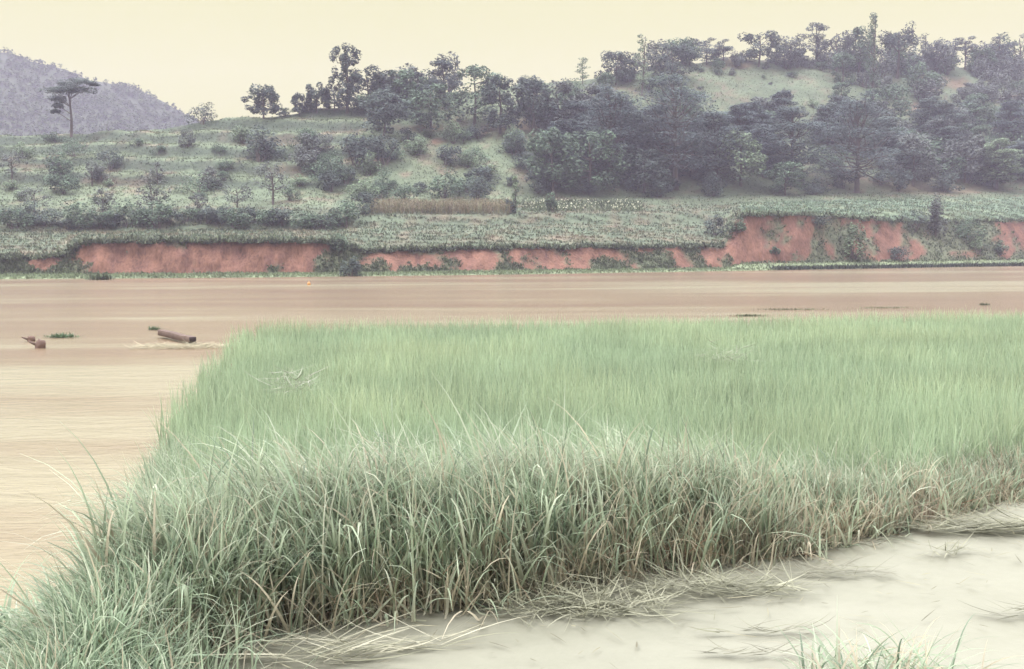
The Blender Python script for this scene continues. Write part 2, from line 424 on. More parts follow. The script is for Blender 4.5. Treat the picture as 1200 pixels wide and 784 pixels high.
# weeds on the red bank, its lip and its foot
mb = MB()
P, ir, iu = scatter(26000, CB - 1, CT, vis * np.clip(VEG, 0, 1))
tufts(mb, P, RNG.uniform(.2, .5, len(P)), mixc(np.broadcast_to(G_MD * .8, (len(P), 3)), G_LT, RNG.uniform(0, 1, len(P))), 4, 1.1)
lip = np.repeat(GRID[CT][(PX[CT] > -80) & (PX[CT] < 1280)], 9, 0)
lip = lip + RNG.normal(size=lip.shape) * np.array([.5, .5, .05]); lip[:, 2] -= .05
tufts(mb, lip, RNG.uniform(.4, .9, len(lip)), mixc(np.broadcast_to(G_DK, (len(lip), 3)), G_LT, RNG.uniform(.1, 1, len(lip))), 4, 1.7)
tag(link('bank_weeds', mb.mesh('bank_weeds'), M_TUFT), 'green weeds sprawling over the lip and foot of the red earth bank', 'weeds', kind='stuff')
# shore grass
mb = MB()
P, ir, iu = scatter(15000, 1, CB, vis.astype(float))
tufts(mb, P, RNG.uniform(.12, .35, len(P)), mixc(np.broadcast_to(np.array([.17, .215, .125]), (len(P), 3)), G_LT * 1.2, RNG.uniform(0, 1, len(P))), 3, .6)
rowp = np.repeat(GRID[2][(PX[2] > 905) & (PX[2] < 1280)], 16, 0); rowp = rowp + RNG.normal(size=rowp.shape) * np.array([.4, .35, .02])
tufts(mb, rowp, RNG.uniform(.4, .7, len(rowp)), np.tile(G_DK, (len(rowp), 1)), 3, .6)
tag(link('shore_grass', mb.mesh('shore_grass'), M_TUFT), 'short bright grass along the far waterline', 'grass', kind='stuff')
# leafy crops in rows on the terraces
mb = MB()
rowmask = np.zeros((NR, NU))
P, ir, iu = scatter(85000, CT + 1, KROW[8], vis.astype(float))
keep = (np.sin((P[:, 1] - .12 * P[:, 0]) * 2.6) + RNG.normal(size=len(P)) * .7) > .1
P, ir, iu = P[keep], ir[keep], iu[keep]
cc = COLG[ir, iu] * RNG.uniform(.92, 1.35, (len(P), 1))
yel = RNG.uniform(size=len(P)) < .10
cc[yel] = np.array([.20, .19, .13])
tufts(mb, P, RNG.uniform(.16, .42, len(P)), cc, 3, 1.0)
tag(link('field_crops', mb.mesh('field_crops'), M_TUFT), 'rows of low leafy green crops on the terraces above the bank', 'crops', kind='stuff')
# dry maize strip
mb = MB()
B = []
for k in range(1500):
    u = random.uniform(434, 600); B.append(hit(u, random.uniform(244, 251)) + np.array([0, random.uniform(-.3, .3), 0]))
B = np.array(B); n = len(B)
c = mixc(np.broadcast_to(np.array([.22, .175, .125]), (n, 3)), np.array([.17, .17, .11]), RNG.uniform(0, 1, n))
V, Q, col = blades(B, RNG.uniform(0, 6.28, n), RNG.uniform(1.2, 2.0, n), np.full(n, .12), RNG.uniform(0, .12, n), RNG.uniform(0, .25, n), 3, c, c * 1.1); mb.add(V, Q, col)
for k in range(3):
    z = RNG.uniform(.3, 1.4, n); b = B + np.stack([z * 0, z * 0, z], -1)
    V, Q, col = blades(b, RNG.uniform(0, 6.28, n), RNG.uniform(.4, .8, n), np.full(n, .11), RNG.uniform(.3, .8, n), RNG.uniform(.8, 1.8, n), 3, c, c * .95); mb.add(V, Q, col)
tag(link('maize', mb.mesh('maize'), M_TUFT), 'strip of dry tan maize standing along the foot of the wooded hill', 'maize', kind='stuff')
# pale flowering patch
mb = MB()
B = np.array([hit(random.uniform(612, 752), random.uniform(236, 248)) for _ in range(1100)])
tufts(mb, B, RNG.uniform(.3, .7, len(B)), mixc(np.broadcast_to(G_MD, (len(B), 3)), G_LT, RNG.uniform(0, 1, len(B))), 3, 1.0)
fl = B[RNG.uniform(size=len(B)) < .22] + np.array([0, -.1, .5])
V, Q, col = leaves(fl, np.full(len(fl), .28), RNG, -.2, np.tile([.5, .5, .40], (len(fl), 1)), .9); mb.add(V, Q, col)
tag(link('flowering_crop', mb.mesh('flowering_crop'), M_TUFT), 'patch of low plants dotted with pale flowers beside the maize', 'crops', kind='stuff')

# ------------------------------------------------------------------ far hill
FU = np.arange(-420, 620, 8.0)
fr = np.interp(FU, [-420, -200, 0, 60, 110, 150, 180, 220, 260, 400, 620], [10, 30, 60, 76, 95, 99, 113, 136, 150, 175, 200])
rows2 = []
for k in range(21):
    t = k / 20.0
    d = 420 + 230 * t; L_ = []
    for i_, u in enumerate(FU):
        yh_ = 303 - 7 * u / 1200
        p = yh_ + 1 + (fr[i_] - yh_ - 1) * (t ** .75); q = at(u, p, d)
        q[2] += 4 * fbm(q[0] * .02, q[1] * .02) * t * (1 - t) * 3 + 1.5 * fbm(q[0] * .07, q[1] * .07) * t; L_.append(q)
    rows2.append(L_)
last = np.array(rows2[-1]); rows2.append(list(last * np.array([1.2, 1.2, 0]) + np.array([0, 0, -.4])))
FG = np.array(rows2); fnr, fnu = FG.shape[:2]
i, j = np.meshgrid(np.arange(fnr - 1), np.arange(fnu - 1), indexing='ij')
q = np.stack([i * fnu + j, i * fnu + j + 1, (i + 1) * fnu + j + 1, (i + 1) * fnu + j], -1).reshape(-1, 4)
setting(link('far_hill', mesh_np('far_hill', FG.reshape(-1, 3), q, np.tile([.045, .056, .036], (fnr * fnu, 1)), smooth=True), M_HILL), 'hazy wooded hill far behind the lone pine')
mb = MB(); rng = np.random.default_rng(3)
for k in range(9000):
    a = rng.integers(4, 20); b = rng.integers(fnu * 0.2, fnu - 2); f1, f2 = rng.uniform(size=2)
    p = FG[a, b] * (1 - f1) * (1 - f2) + FG[a + 1, b] * f1 * (1 - f2) + FG[a, b + 1] * (1 - f1) * f2 + FG[a + 1, b + 1] * f1 * f2
    h = rng.uniform(1.8, 4.0); n = 16
    q = rng.normal(size=(n, 3)); q /= np.linalg.norm(q, axis=1)[:, None]; q *= rng.uniform(.4, 1, n)[:, None]
    tone = rng.uniform(.85, 1.15); base = np.array([.052, .078, .032]) if rng.uniform() < .75 else np.array([.066, .092, .040])
    V, Q, col = leaves(p + q * np.array([h * .42, h * .42, h * .5]) + np.array([0, 0, h * .5]), np.full(n, h * .42), rng, .4, np.tile(base * tone, (n, 1)), .7)
    mb.add(V, Q, col)
tag(link('far_forest', mb.mesh('far_forest'), M_LEAF), 'dense grey-green forest covering the hazy far hill', 'forest', kind='stuff')

# ------------------------------------------------------------------ trees and shrubs
TONE = {'dark': (.068, .088, .082), 'mid': (.092, .132, .094), 'pale': (.140, .184, .122), 'grey': (.108, .120, .116), 'pine': (.070, .090, .094)}
def clump(mb, c, rad, n, size, tone, rng, up=.5, aspect=.6):
    q = rng.normal(size=(n, 3)); q /= np.linalg.norm(q, axis=1)[:, None]
    rr = rng.uniform(.45, 1.0, n) ** .6; P = c + q * rad * rr[:, None]
    col = np.tile(tone, (n, 1)) * rng.uniform(.75, 1.3, (n, 1)) 
    V, Q, cc = leaves(P, np.full(n, size), rng, up, col, aspect, q * .6); mb.add(V, Q, cc)
def build_tree(kind, h, w, tone, rng):
    """crown mesh and trunk mesh of one plant, base at the origin"""
    cr = MB(); tk = MB(); tone = np.array(TONE[tone]); bark = np.array([.075, .06, .056])
    r = w / 2; ls = min(.62, max(.22, .055 * h + .12))
    lean = rng.normal(size=2) * .03 * h
    def trunk(top, rad, limbs, wob=.03):
        ts = np.linspace(0, 1, 7)
        pts = [np.array([lean[0] * t + wob * h * math.sin(t * 4 + lean[0]) * t, lean[1] * t, top * t - .3 * (t == 0)]) for t in ts]
        tube(tk, pts, [rad * (1.25 - t * .95) for t in ts], bark)
        for tgt in limbs:
            t = min(.95, max(.25, (tgt[2] / top) * rng.uniform(.6, .85))); k = t * 6; k0 = int(min(5, k)); a = pts[k0] + (pts[k0 + 1] - pts[k0]) * (k - k0)
            mid = (a + tgt) / 2 + np.array([0, 0, -.04 * h]) + rng.normal(size=3) * .03 * h
            tube(tk, [a, mid, tgt], [rad * .42, rad * .28, rad * .08], bark, 5)
    if kind == 'shrub':
        n = 14; ctr = []
        for k in range(n):
            an = rng.uniform(0, 6.28); rr = r * math.sqrt(rng.uniform(0, 1)) * .72; z = h * (rng.uniform(.18, .80) if rr < r * .45 else rng.uniform(.15, .6))
            c = np.array([math.cos(an) * rr, math.sin(an) * rr, z]); ctr.append(c)
            clump(cr, c, np.array([r * .34, r * .34, h * .22]) * rng.uniform(.7, 1.25), 80, ls * .9, tone * rng.uniform(.65, 1.45), rng)
        for c in ctr[:6]: tube(tk, [np.array([c[0] * .1, c[1] * .1, -.2]), c * np.array([.5, .5, .55]), c], [.05 * h * .5 + .02, .03, .012], bark, 5)
    elif kind in ('round', 'airy', 'twiggy'):
        n = {'round': 34, 'airy': 40, 'twiggy': 26}[kind]; per = {'round': 78, 'airy': 60, 'twiggy': 26}[kind]
        z0 = {'round': .16, 'airy': .34, 'twiggy': .34}[kind]; ctr = []
        for k in range(n):
            an = rng.uniform(0, 6.28); t = rng.uniform(0, 1); z = h * (z0 + (.94 - z0) * t)
            prof = math.sin(math.pi * min(1, .20 + .72 * t)) ** .5
            rr = r * prof * math.sqrt(rng.uniform(.15, 1)) * .92
            c = np.array([math.cos(an) * rr + lean[0] * z / h, math.sin(an) * rr + lean[1] * z / h, z]); ctr.append(c)
            f = {'round': .27, 'airy': .17, 'twiggy': .24}[kind]
            clump(cr, c, np.array([r * f, r * f, h * f * .42]) * rng.uniform(.65, 1.35), per, ls * (.8 if kind != 'round' else 1), tone * rng.uniform(.65, 1.45), rng)
        trunk(h * .8, max(.06, .022 * h + .02), ctr[:16] if kind != 'round' else ctr[:10])
    elif kind in ('pine', 'umbrella', 'flatpine'):
        ctr = []
        if kind == 'pine': tiers = [(.26 + .70 * k / 6.0) for k in range(7)]
        elif kind == 'umbrella': tiers = [.55, .74, .86, .93]
        else: tiers = list(rng.uniform(.28, .95, 11)) + [.95]
        for t in tiers:
            if kind == 'pine': R_ = r * max(.25, 1 - (abs(t - .36) / .68) ** 2.0) ** .5 * rng.uniform(.8, 1.15); m_ = 8
            elif kind == 'umbrella': R_ = r * {.55: .7, .74: .8, .86: 1.05, .93: .75}[t]; m_ = {.55: 1, .74: 4, .86: 8, .93: 6}[t]
            else: R_ = r * (.6 + .5 * math.sin(math.pi * t)) ; m_ = int(rng.integers(1, 3))
            a0 = rng.uniform(0, 6.28)
            for k in range(m_):
                an = a0 + 6.283 * k / m_ + rng.normal() * .25; rr = R_ * rng.uniform(.35, .85)
                c = np.array([math.cos(an) * rr + lean[0] * t, math.sin(an) * rr + lean[1] * t, h * (t + rng.normal() * (.045 if kind == 'flatpine' else .035)) - .12 * rr]); ctr.append(c)
                clump(cr, c, np.array([R_ * .42 + .15, R_ * .42 + .15, h * {'pine': .05, 'umbrella': .035, 'flatpine': .055}[kind]]), 130, ls * .85, tone * rng.uniform(.7, 1.5), rng, 1.3, .45)
        trunk(h * .95, max(.07, .021 * h + .03), ctr, .02)
    elif kind == 'lone':
        pads = [(-.30, .80, .21, .05), (-.05, .93, .24, .045), (.20, .945, .24, .035), (.42, .92, .13, .025), (.28, .81, .19, .06), (-.12, .84, .22, .05), (-.28, .66, .13, .05), (-.22, .53, .09, .04), (-.34, .45, .07, .035), (.06, .78, .14, .04)]
        ctr = []
        for k, (dx, z, rx, rz) in enumerate(pads):
            c = np.array([dx * w, rng.normal() * .16 * w, z * h]); ctr.append(c)
            for j in range(5):
                o_ = rng.normal(size=3) * np.array([rx * w * .45, rx * w * .6, rz * h * .4])
                clump(cr, c + o_, np.array([rx * w * .75, rx * w * .85, rz * h * 1.0]), 80, ls * .8, tone * rng.uniform(.7, 1.3), rng, 1.2, .45)
        ts = np.linspace(0, 1, 8); pts = [np.array([(.018 * math.sin(t * 5) - .01) * w, 0, h * .9 * t - .3 * (t == 0)]) for t in ts]
        tube(tk, pts, [.022 * h * (1.2 - .85 * t) for t in ts], bark, 7)
        for c in ctr:
            k0 = min(6, max(2, int(c[2] / h * 6.2))); tube(tk, [pts[k0], (pts[k0] + c) / 2 + np.array([0, 0, .01 * h]), c], [.008 * h, .006 * h, .003 * h], bark, 5)
    elif kind in ('slender', 'spindle'):
        ctr = []; n = 30 if kind == 'slender' else 20
        for k in range(n):
            t = (k + rng.uniform()) / n; z = h * (.18 + .80 * t); rr = r * (1 - t * .75) * rng.uniform(.1, .8); an = rng.uniform(0, 6.28)
            c = np.array([math.cos(an) * rr, math.sin(an) * rr, z]); ctr.append(c)
            clump(cr, c, np.array([r * .34, r * .34, h * .04]) * rng.uniform(.7, 1.2), 60 if kind == 'slender' else 36, ls * .7, tone * rng.uniform(.85, 1.25), rng, .2, .5)
        trunk(h * .97, max(.05, .012 * h + .02), ctr[::2], .01)
    return cr.mesh('crown'), tk.mesh('trunk', True)
KIND = {'lone': ('pine_tree', 'pine', 'trunk'), 'shrub': ('shrub', 'shrub', 'stem'), 'round': ('broadleaf_tree', 'tree', 'trunk'), 'airy': ('broadleaf_tree', 'tree', 'trunk'), 'twiggy': ('small_tree', 'tree', 'trunk'),
        'pine': ('pine_tree', 'pine', 'trunk'), 'umbrella': ('pine_tree', 'pine', 'trunk'), 'flatpine': ('pine_tree', 'pine', 'trunk'), 'slender': ('slender_tree', 'tree', 'trunk'), 'spindle': ('slender_tree', 'tree', 'trunk')}
def plant(kind, px, pb, pt, wpx, tone, label, group=None, seed=None):
    b = hit(px, pb); s = b[1] / F
    h = max(.5, (pb - pt) * s); w = wpx * s
    rng = np.random.default_rng(seed if seed is not None else int(px * 31 + pb * 7))
    if px > 700 and pb < 95: w *= 1.3
    nm, cat, tr = KIND[kind]
    e = empty(nm, b, label, cat, group)
    c, t = build_tree(kind, h, w, tone, rng)
    link('crown' if nm != 'shrub' else 'foliage', c, M_LEAF, e); link(tr, t, M_BARK, e)
    return e
T = [
 # the skyline, from the far left to the far right
 ('lone', 84, 160, 94, 60, 'dark', 'lone flat-topped pine with a ragged crown and tall bare trunk before the hazy hill'),
 ('shrub', 238, 145, 118, 46, 'dark', 'rounded dark bush on the grassy crest where the far hill meets the skyline'),
 ('round', 309, 136, 95, 46, 'dark', 'compact tree with a short trunk and domed crown alone on the skyline'),
 ('round', 351, 134, 110, 21, 'dark', 'smallest round tree on the skyline, right of the domed tree'),
 ('shrub', 335, 135, 126, 20, 'mid', 'low bush squeezed between the two round skyline trees'),
 ('airy', 407, 132, 53, 47, 'dark', 'tall skyline tree with an open see-through crown of separate leaf puffs'),
 ('round', 371, 132, 97, 30, 'dark', 'small leafy tree at the left foot of the tall see-through tree'),
 ('round', 392, 130, 100, 32, 'dark', 'bushy tree directly below the tall see-through tree'),
 ('round', 432, 132, 80, 60, 'dark', 'broad dense tree touching the right side of the tall see-through tree'),
 ('round', 467, 130, 82, 42, 'mid', 'leafy skyline tree just right of the broad dense tree'),
 ('flatpine', 490, 128, 80, 34, 'pine', 'small flat-topped pine in the middle of the left skyline grove'),
 ('round', 450, 160, 106, 64, 'dark', 'dark round tree at the lower left edge of the skyline grove'),
 ('round', 504, 158, 98, 62, 'mid', 'full green tree at the bottom of the skyline grove, second from its left edge'),
 ('flatpine', 522, 128, 70, 34, 'pine', 'tallest flat pine rising out of the skyline grove'),
 ('round', 556, 146, 76, 68, 'mid', 'big rounded tree at the right end of the skyline grove'),
 ('round', 586, 156, 92, 46, 'dark', 'dark tree closing the right edge of the skyline grove'),
 ('shrub', 531, 168, 139, 30, 'pale', 'light green bush beside a bare red earth patch below the grove'),
 ('round', 625, 158, 92, 50, 'dark', 'dark tree right of the grove across a grassy gap'),
 ('round', 655, 160, 98, 56, 'grey', 'greyish tree on the saddle between the two hilltops'),
 ('round', 692, 150, 100, 52, 'grey', 'grey-green tree on the saddle above the big pines'),
 ('spindle', 683, 100, 68, 28, 'pale', 'thin pale sapling standing up on the saddle skyline'),
 ('round', 722, 100, 63, 48, 'dark', 'low dark spreading tree on the skyline left of the feathery tree'),
 ('spindle', 752, 112, 42, 28, 'pale', 'feathery slender tree poking above the middle skyline'),
 ('round', 787, 94, 52, 52, 'dark', 'dark bushy tree on the skyline right of the feathery tree'),
 ('flatpine', 808, 76, 46, 26, 'pine', 'first stunted flat pine right of the dark bushy skyline tree'),
 ('flatpine', 828, 76, 47, 24, 'pine', 'second stunted flat pine right of the dark bushy skyline tree'),
 ('flatpine', 848, 76, 49, 22, 'pine', 'stunted flat pine just left of the broad skyline tree'),
 ('round', 889, 78, 36, 42, 'dark', 'broad skyline tree with light gaps under its crown, above the grassy clearing'),
 ('round', 926, 80, 43, 36, 'grey', 'grey-green tree on the skyline behind the clearing'),
 ('flatpine', 957, 76, 28, 24, 'pine', 'narrow pine standing above the grey trees on the skyline'),
 ('round', 980, 84, 40, 46, 'grey', 'rounded grey tree between the narrow pine and the poplar'),
 ('slender', 1021, 122, 17, 27, 'mid', 'tallest slender poplar rising highest on the right skyline'),
 ('round', 1006, 88, 34, 28, 'mid', 'small leafy tree against the left side of the poplar'),
 ('round', 1051, 92, 29, 40, 'dark', 'dark full tree on the skyline just right of the poplar'),
 ('spindle', 1082, 82, 41, 18, 'grey', 'thin sparse tree right of the dark full skyline tree'),
 ('flatpine', 1097, 82, 50, 22, 'pine', 'squat pine beside the thin sparse tree on the skyline'),
 ('spindle', 1118, 82, 46, 15, 'pine', 'thin spiky pine left of the bent one on the right skyline'),
 ('flatpine', 1131, 82, 45, 20, 'pine', 'bent little pine on the right skyline'),
 ('round', 1150, 88, 58, 26, 'mid', 'low rounded tree on the right skyline between two pines'),
 ('flatpine', 1168, 88, 43, 26, 'pine', 'pointed pine near the right end of the skyline'),
 ('flatpine', 1196, 92, 44, 34, 'pine', 'last pine on the skyline, cut by the right edge of the picture'),
 # the dark wood at the hill foot
 ('pine', 715, 212, 106, 92, 'pine', 'tall layered pine at the upper left of the dark wood'),
 ('round', 690, 226, 148, 92, 'mid', 'wide light-topped tree at the left end of the dark wood'),
 ('round', 648, 228, 152, 70, 'mid', 'leafy tree at the left edge of the wood, above the pale flowers'),
 ('pine', 792, 222, 94, 120, 'pine', 'largest layered pine in the middle of the dark wood'),
 ('pine', 840, 214, 132, 74, 'pine', 'layered pine crowded between the largest pine and the light-green tree'),
 ('round', 868, 218, 155, 74, 'pale', 'light green broadleaf tree in front of the dark wood'),
 ('pine', 926, 216, 130, 76, 'pine', 'mid-sized dark pine right of the light green broadleaf tree'),
 ('round', 920, 229, 190, 52, 'mid', 'low spreading tree at the edge of the field under the dark pine'),
 ('pine', 1004, 226, 116, 104, 'pine', 'isolated spreading pine with a clear trunk above the right field'),
 ('pine', 1168, 222, 166, 58, 'pale', 'pale-topped pine at the right end of the dark wood'),
 ('round', 1130, 214, 160, 60, 'grey', 'greyish tree left of the pale-topped pine'),
 ('round', 1070, 218, 158, 66, 'grey', 'dull purple-green tree right of the isolated spreading pine'),
 ('round', 755, 226, 176, 66, 'dark', 'dark tree low in the wood between the tall and the largest pine'),
 # single shrubs and small trees on the slopes and the terraces
 ('shrub', 303, 190, 134, 62, 'dark', 'big dark bush on the grassy slope below the domed skyline tree'),
 ('shrub', 285, 168, 140, 30, 'pale', 'pale bush leaning on the big dark slope bush'),
 ('shrub', 388, 214, 184, 56, 'mid', 'wide bush in the middle of the open left slope'),
 ('shrub', 372, 180, 146, 48, 'grey', 'grey scrub bush on the upper slope right of the big dark bush'),
 ('shrub', 410, 178, 158, 40, 'grey', 'low grey bush above the bare reddish slope'),
 ('shrub', 454, 226, 196, 38, 'mid', 'bush with a tan grass gap on its left, halfway down the middle slope'),
 ('shrub', 520, 232, 184, 60, 'mid', 'largest green bush behind the dry maize'),
 ('shrub', 560, 236, 198, 46, 'dark', 'dark bush right behind the dry maize'),
 ('shrub', 478, 168, 148, 26, 'dark', 'small dark bush on the slope under the grove'),
 ('shrub', 560, 190, 168, 40, 'mid', 'bush on the bare shelf below the grove right end'),
 ('shrub', 605, 180, 152, 40, 'mid', 'bush beside the reddish gap between grove and wood'),
 ('shrub', 130, 198, 171, 40, 'dark', 'dark bush right below the lone pine on the left slope'),
 ('shrub', 88, 184, 160, 60, 'mid', 'spreading bush at the foot of the lone pine'),
 ('shrub', 232, 226, 198, 64, 'mid', 'wide green bush in the middle of the left terraces'),
 ('twiggy', 14, 213, 178, 36, 'grey', 'twiggy grey tree at the left edge of the picture'),
 ('twiggy', 65, 214, 188, 18, 'grey', 'slim twiggy sapling on the left slope, nearer the edge of the two slim ones'),
 ('twiggy', 108, 218, 189, 17, 'grey', 'slim twiggy sapling with a bare stem below the dark bush'),
 ('twiggy', 120, 260, 220, 32, 'grey', 'twiggy fruit tree standing in the left end of the hedge'),
 ('twiggy', 178, 254, 206, 44, 'grey', 'largest twiggy fruit tree standing in the hedge'),
 ('twiggy', 185, 216, 190, 20, 'grey', 'small twiggy tree above the largest fruit tree'),
 ('twiggy', 232, 258, 226, 26, 'grey', 'twiggy fruit tree in the hedge right of the largest one'),
 ('twiggy', 278, 246, 214, 42, 'grey', 'broad twiggy fruit tree at the back of the hedge'),
 ('twiggy', 320, 240, 190, 46, 'grey', 'hazy grey twiggy tree on the slope above the hedge'),
 ('twiggy', 40, 250, 218, 44, 'grey', 'twiggy fruit tree near the left end of the hedge'),
 ('shrub', 424, 252, 220, 48, 'dark', 'dark bush at the left end of the dry maize strip'),
 ('spindle', 604, 250, 206, 16, 'pale', 'pale-leaved sapling at the right end of the dry maize strip'),
 ('shrub', 597, 250, 232, 18, 'dark', 'little dark bush at the foot of the pale-leaved sapling'),
 ('shrub', 648, 248, 222, 20, 'mid', 'small leafy plant standing over the pale flowers'),
 ('shrub', 411, 324, 294, 26, 'dark', 'dark bush at the waterline in the notch of the red bank'),
 ('shrub', 398, 296, 270, 20, 'mid', 'bright bush at the top of the notch in the red bank'),
 ('shrub', 838, 276, 250, 34, 'dark', 'dark bush at the step between the low and the high red bank'),
 ('shrub', 866, 272, 256, 22, 'mid', 'bush hanging over the left lip of the high red bank'),
 ('shrub', 908, 298, 288, 16, 'mid', 'tiny bush in the middle of the bare red face'),
 ('shrub', 1001, 306, 258, 32, 'pale', 'pale climbing bush covering the right of the bare red face'),
 ('shrub', 960, 266, 250, 34, 'dark', 'dark overhanging bush on top of the bare red face'),
 ('shrub', 1050, 304, 284, 32, 'dark', 'round dark bush at the foot of the right red bank'),
 ('shrub', 1096, 276, 226, 30, 'grey', 'upright bush standing tall over the right red bank'),
 ('shrub', 1072, 270, 244, 50, 'dark', 'dark bush left of the upright bush on the right bank'),
 ('shrub', 1135, 282, 250, 52, 'mid', 'leafy bush spilling over the bank right of the upright bush'),
 ('shrub', 1146, 296, 274, 26, 'pale', 'pale weedy bush in the face of the right bank'),
 ('shrub', 1172, 298, 280, 24, 'mid', 'small bush beside the last red patch on the right'),
]
for a in T: plant(*a)

# the many bushes that look alike: prototypes, then copies
PROTO = {}
for nm, kind, tone, h, w in (('a', 'shrub', 'mid', 2.6, 4.0), ('b', 'shrub', 'dark', 2.8, 4.0), ('c', 'shrub', 'grey', 2.8, 3.6), ('d', 'shrub', 'pale', 2.4, 3.6), ('e', 'shrub', 'mid', 2.2, 4.2), ('f', 'shrub', 'grey', 3.2, 3.6), ('g', 'shrub', 'dark', 2.4, 4.4), ('h', 'shrub', 'grey', 3.6, 4.4), ('i', 'shrub', 'mid', 3.4, 4.6)):
    c, t = build_tree(kind, h, w, tone, np.random.default_rng(ord(nm)))
    c.materials.append(M_LEAF); t.materials.append(M_BARK); PROTO[nm] = (c, t)
for nm, kind, tone, h, w in (('P', 'pine', 'pine', 9.0, 10.5), ('Q', 'pine', 'dark', 8.0, 10.0), ('S', 'round', 'mid', 7.5, 8.5), ('U', 'round', 'grey', 7.0, 8.5)):
    c, t = build_tree(kind, h, w, tone, np.random.default_rng(ord(nm)))
    c.materials.append(M_LEAF); t.materials.append(M_BARK); PROTO[nm] = (c, t)
BASE = {}
def bush(P, rz, sc, nm, label, group):
    if nm in 'PQSU':
        if nm not in BASE:
            pine_ = nm in 'PQ'; e = empty('pine_tree' if pine_ else 'broadleaf_tree', P, label, 'pine' if pine_ else 'tree', group, rz); e.scale = sc
            c = bpy.data.objects.new('crown', PROTO[nm][0]); C.objects.link(c); c.parent = e
            t = bpy.data.objects.new('trunk', PROTO[nm][1]); C.objects.link(t); t.parent = e
            BASE[nm] = e; return e
        return dup(BASE[nm], P, rz, sc, label, group)
    if nm not in BASE:
        e = empty('shrub', P, label, 'shrub', group, rz); e.scale = sc
        c = bpy.data.objects.new('foliage', PROTO[nm][0]); C.objects.link(c); c.parent = e
        t = bpy.data.objects.new('stem', PROTO[nm][1]); C.objects.link(t); t.parent = e
        BASE[nm] = e; return e
    return dup(BASE[nm], P, rz, sc, label, group)
def fill(n, x0, x1, y0, y1, smin, smax, protos, label, group, avoid=()):
    k = 0; tries = 0; pts = []
    while k < n and tries < n * 30:
        tries += 1
        px, py = random.uniform(x0, x1), random.uniform(y0, y1)
        if any(ax0 < px < ax1 and ay0 < py < ay1 for ax0, ax1, ay0, ay1 in avoid): continue
        if any(abs(px - a) < (x1 - x0) / n ** .5 * .35 and abs(py - b) < (y1 - y0) / n ** .5 * .35 for a, b in pts): continue
        r_ = np.interp(px, US, p_ridge)
        if py < r_ + 2: continue
        P = hit(px, py); s = random.uniform(smin, smax); pts.append((px, py))
        bush(P, random.uniform(0, 6.28), (s * random.uniform(.85, 1.2), s * random.uniform(.85, 1.2), s * random.uniform(.75, 1.25)), random.choice(protos), label, group); k += 1
fill(16, 640, 900, 160, 216, .75, 1.15, 'PPQ', 'layered dark pine among the other pines of the wood at the hill foot', 'pines of the wood')
fill(12, 900, 1200, 150, 214, .7, 1.1, 'PQQ', 'layered dark pine in the thicket on the right half of the hill', 'pines of the right slope', ((985, 1025, 100, 216),))
fill(20, 610, 900, 112, 170, .55, .95, 'SUS', 'leafy tree on the upper slope above the big pines', 'leafy trees above the pines', ((815, 985, 76, 136),))
fill(22, 985, 1210, 90, 190, .5, .95, 'SUU', 'leafy tree rising from the bushes of the right slope', 'leafy trees of the right slope')
fill(50, 960, 1215, 78, 212, 1.4, 2.8, 'acefghi', 'grey-green bush in the thicket on the slope right of the clearing', 'bushes in the right thicket', ((985, 1020, 195, 212),))
fill(22, 600, 900, 98, 205, 1.1, 2.1, 'abcefghi', 'bush on the shaded slope above and between the big pines', 'bushes between the pines', ((815, 985, 76, 136),))
fill(18, 800, 985, 80, 140, .35, 1.0, 'acdfe', 'small bush in the pale grassy clearing high on the hill', 'bushes in the clearing', ())
fill(26, 625, 1200, 206, 233, 1.0, 1.8, 'bgg', 'dark undergrowth bush along the foot of the wood', 'bushes at the foot of the wood', ())
fill(32, 385, 620, 160, 236, .6, 1.9, 'abdde', 'scattered bush on the open slope between grove and maize', 'bushes on the middle slope', ())
fill(28, -30, 385, 166, 240, .45, 1.7, 'acdefi', 'scattered bush on the grassy left terraces', 'bushes on the left terraces', ())
for k in range(24):
    px = -20 + k * 18.6 + random.uniform(-6, 6); P = hit(px, random.uniform(258, 270)); s = random.uniform(1.0, 1.5)
    bush(P, random.uniform(0, 6.28), (s * 1.1, s, s * random.uniform(.7, 1.1)), random.choice('abgi'), 'bush in the long hedge row along the left terrace edge', 'bushes of the hedge row')

for k in range(52):                      # bushes along the crest, between the skyline trees
    px = random.uniform(405, 600) if k < 10 else random.uniform(735, 1210)
    py = float(np.interp(px, US, p_ridge)) + random.uniform(0, 15); s = random.uniform(1.5, 2.8) * (.6 if 815 < px < 985 else 1)
    bush(hit(px, py), random.uniform(0, 6.28), (s, s, s * random.uniform(.8, 1.3)), random.choice('abcfhi'), 'bush filling the skyline between the taller trees on the crest', 'bushes along the crest')

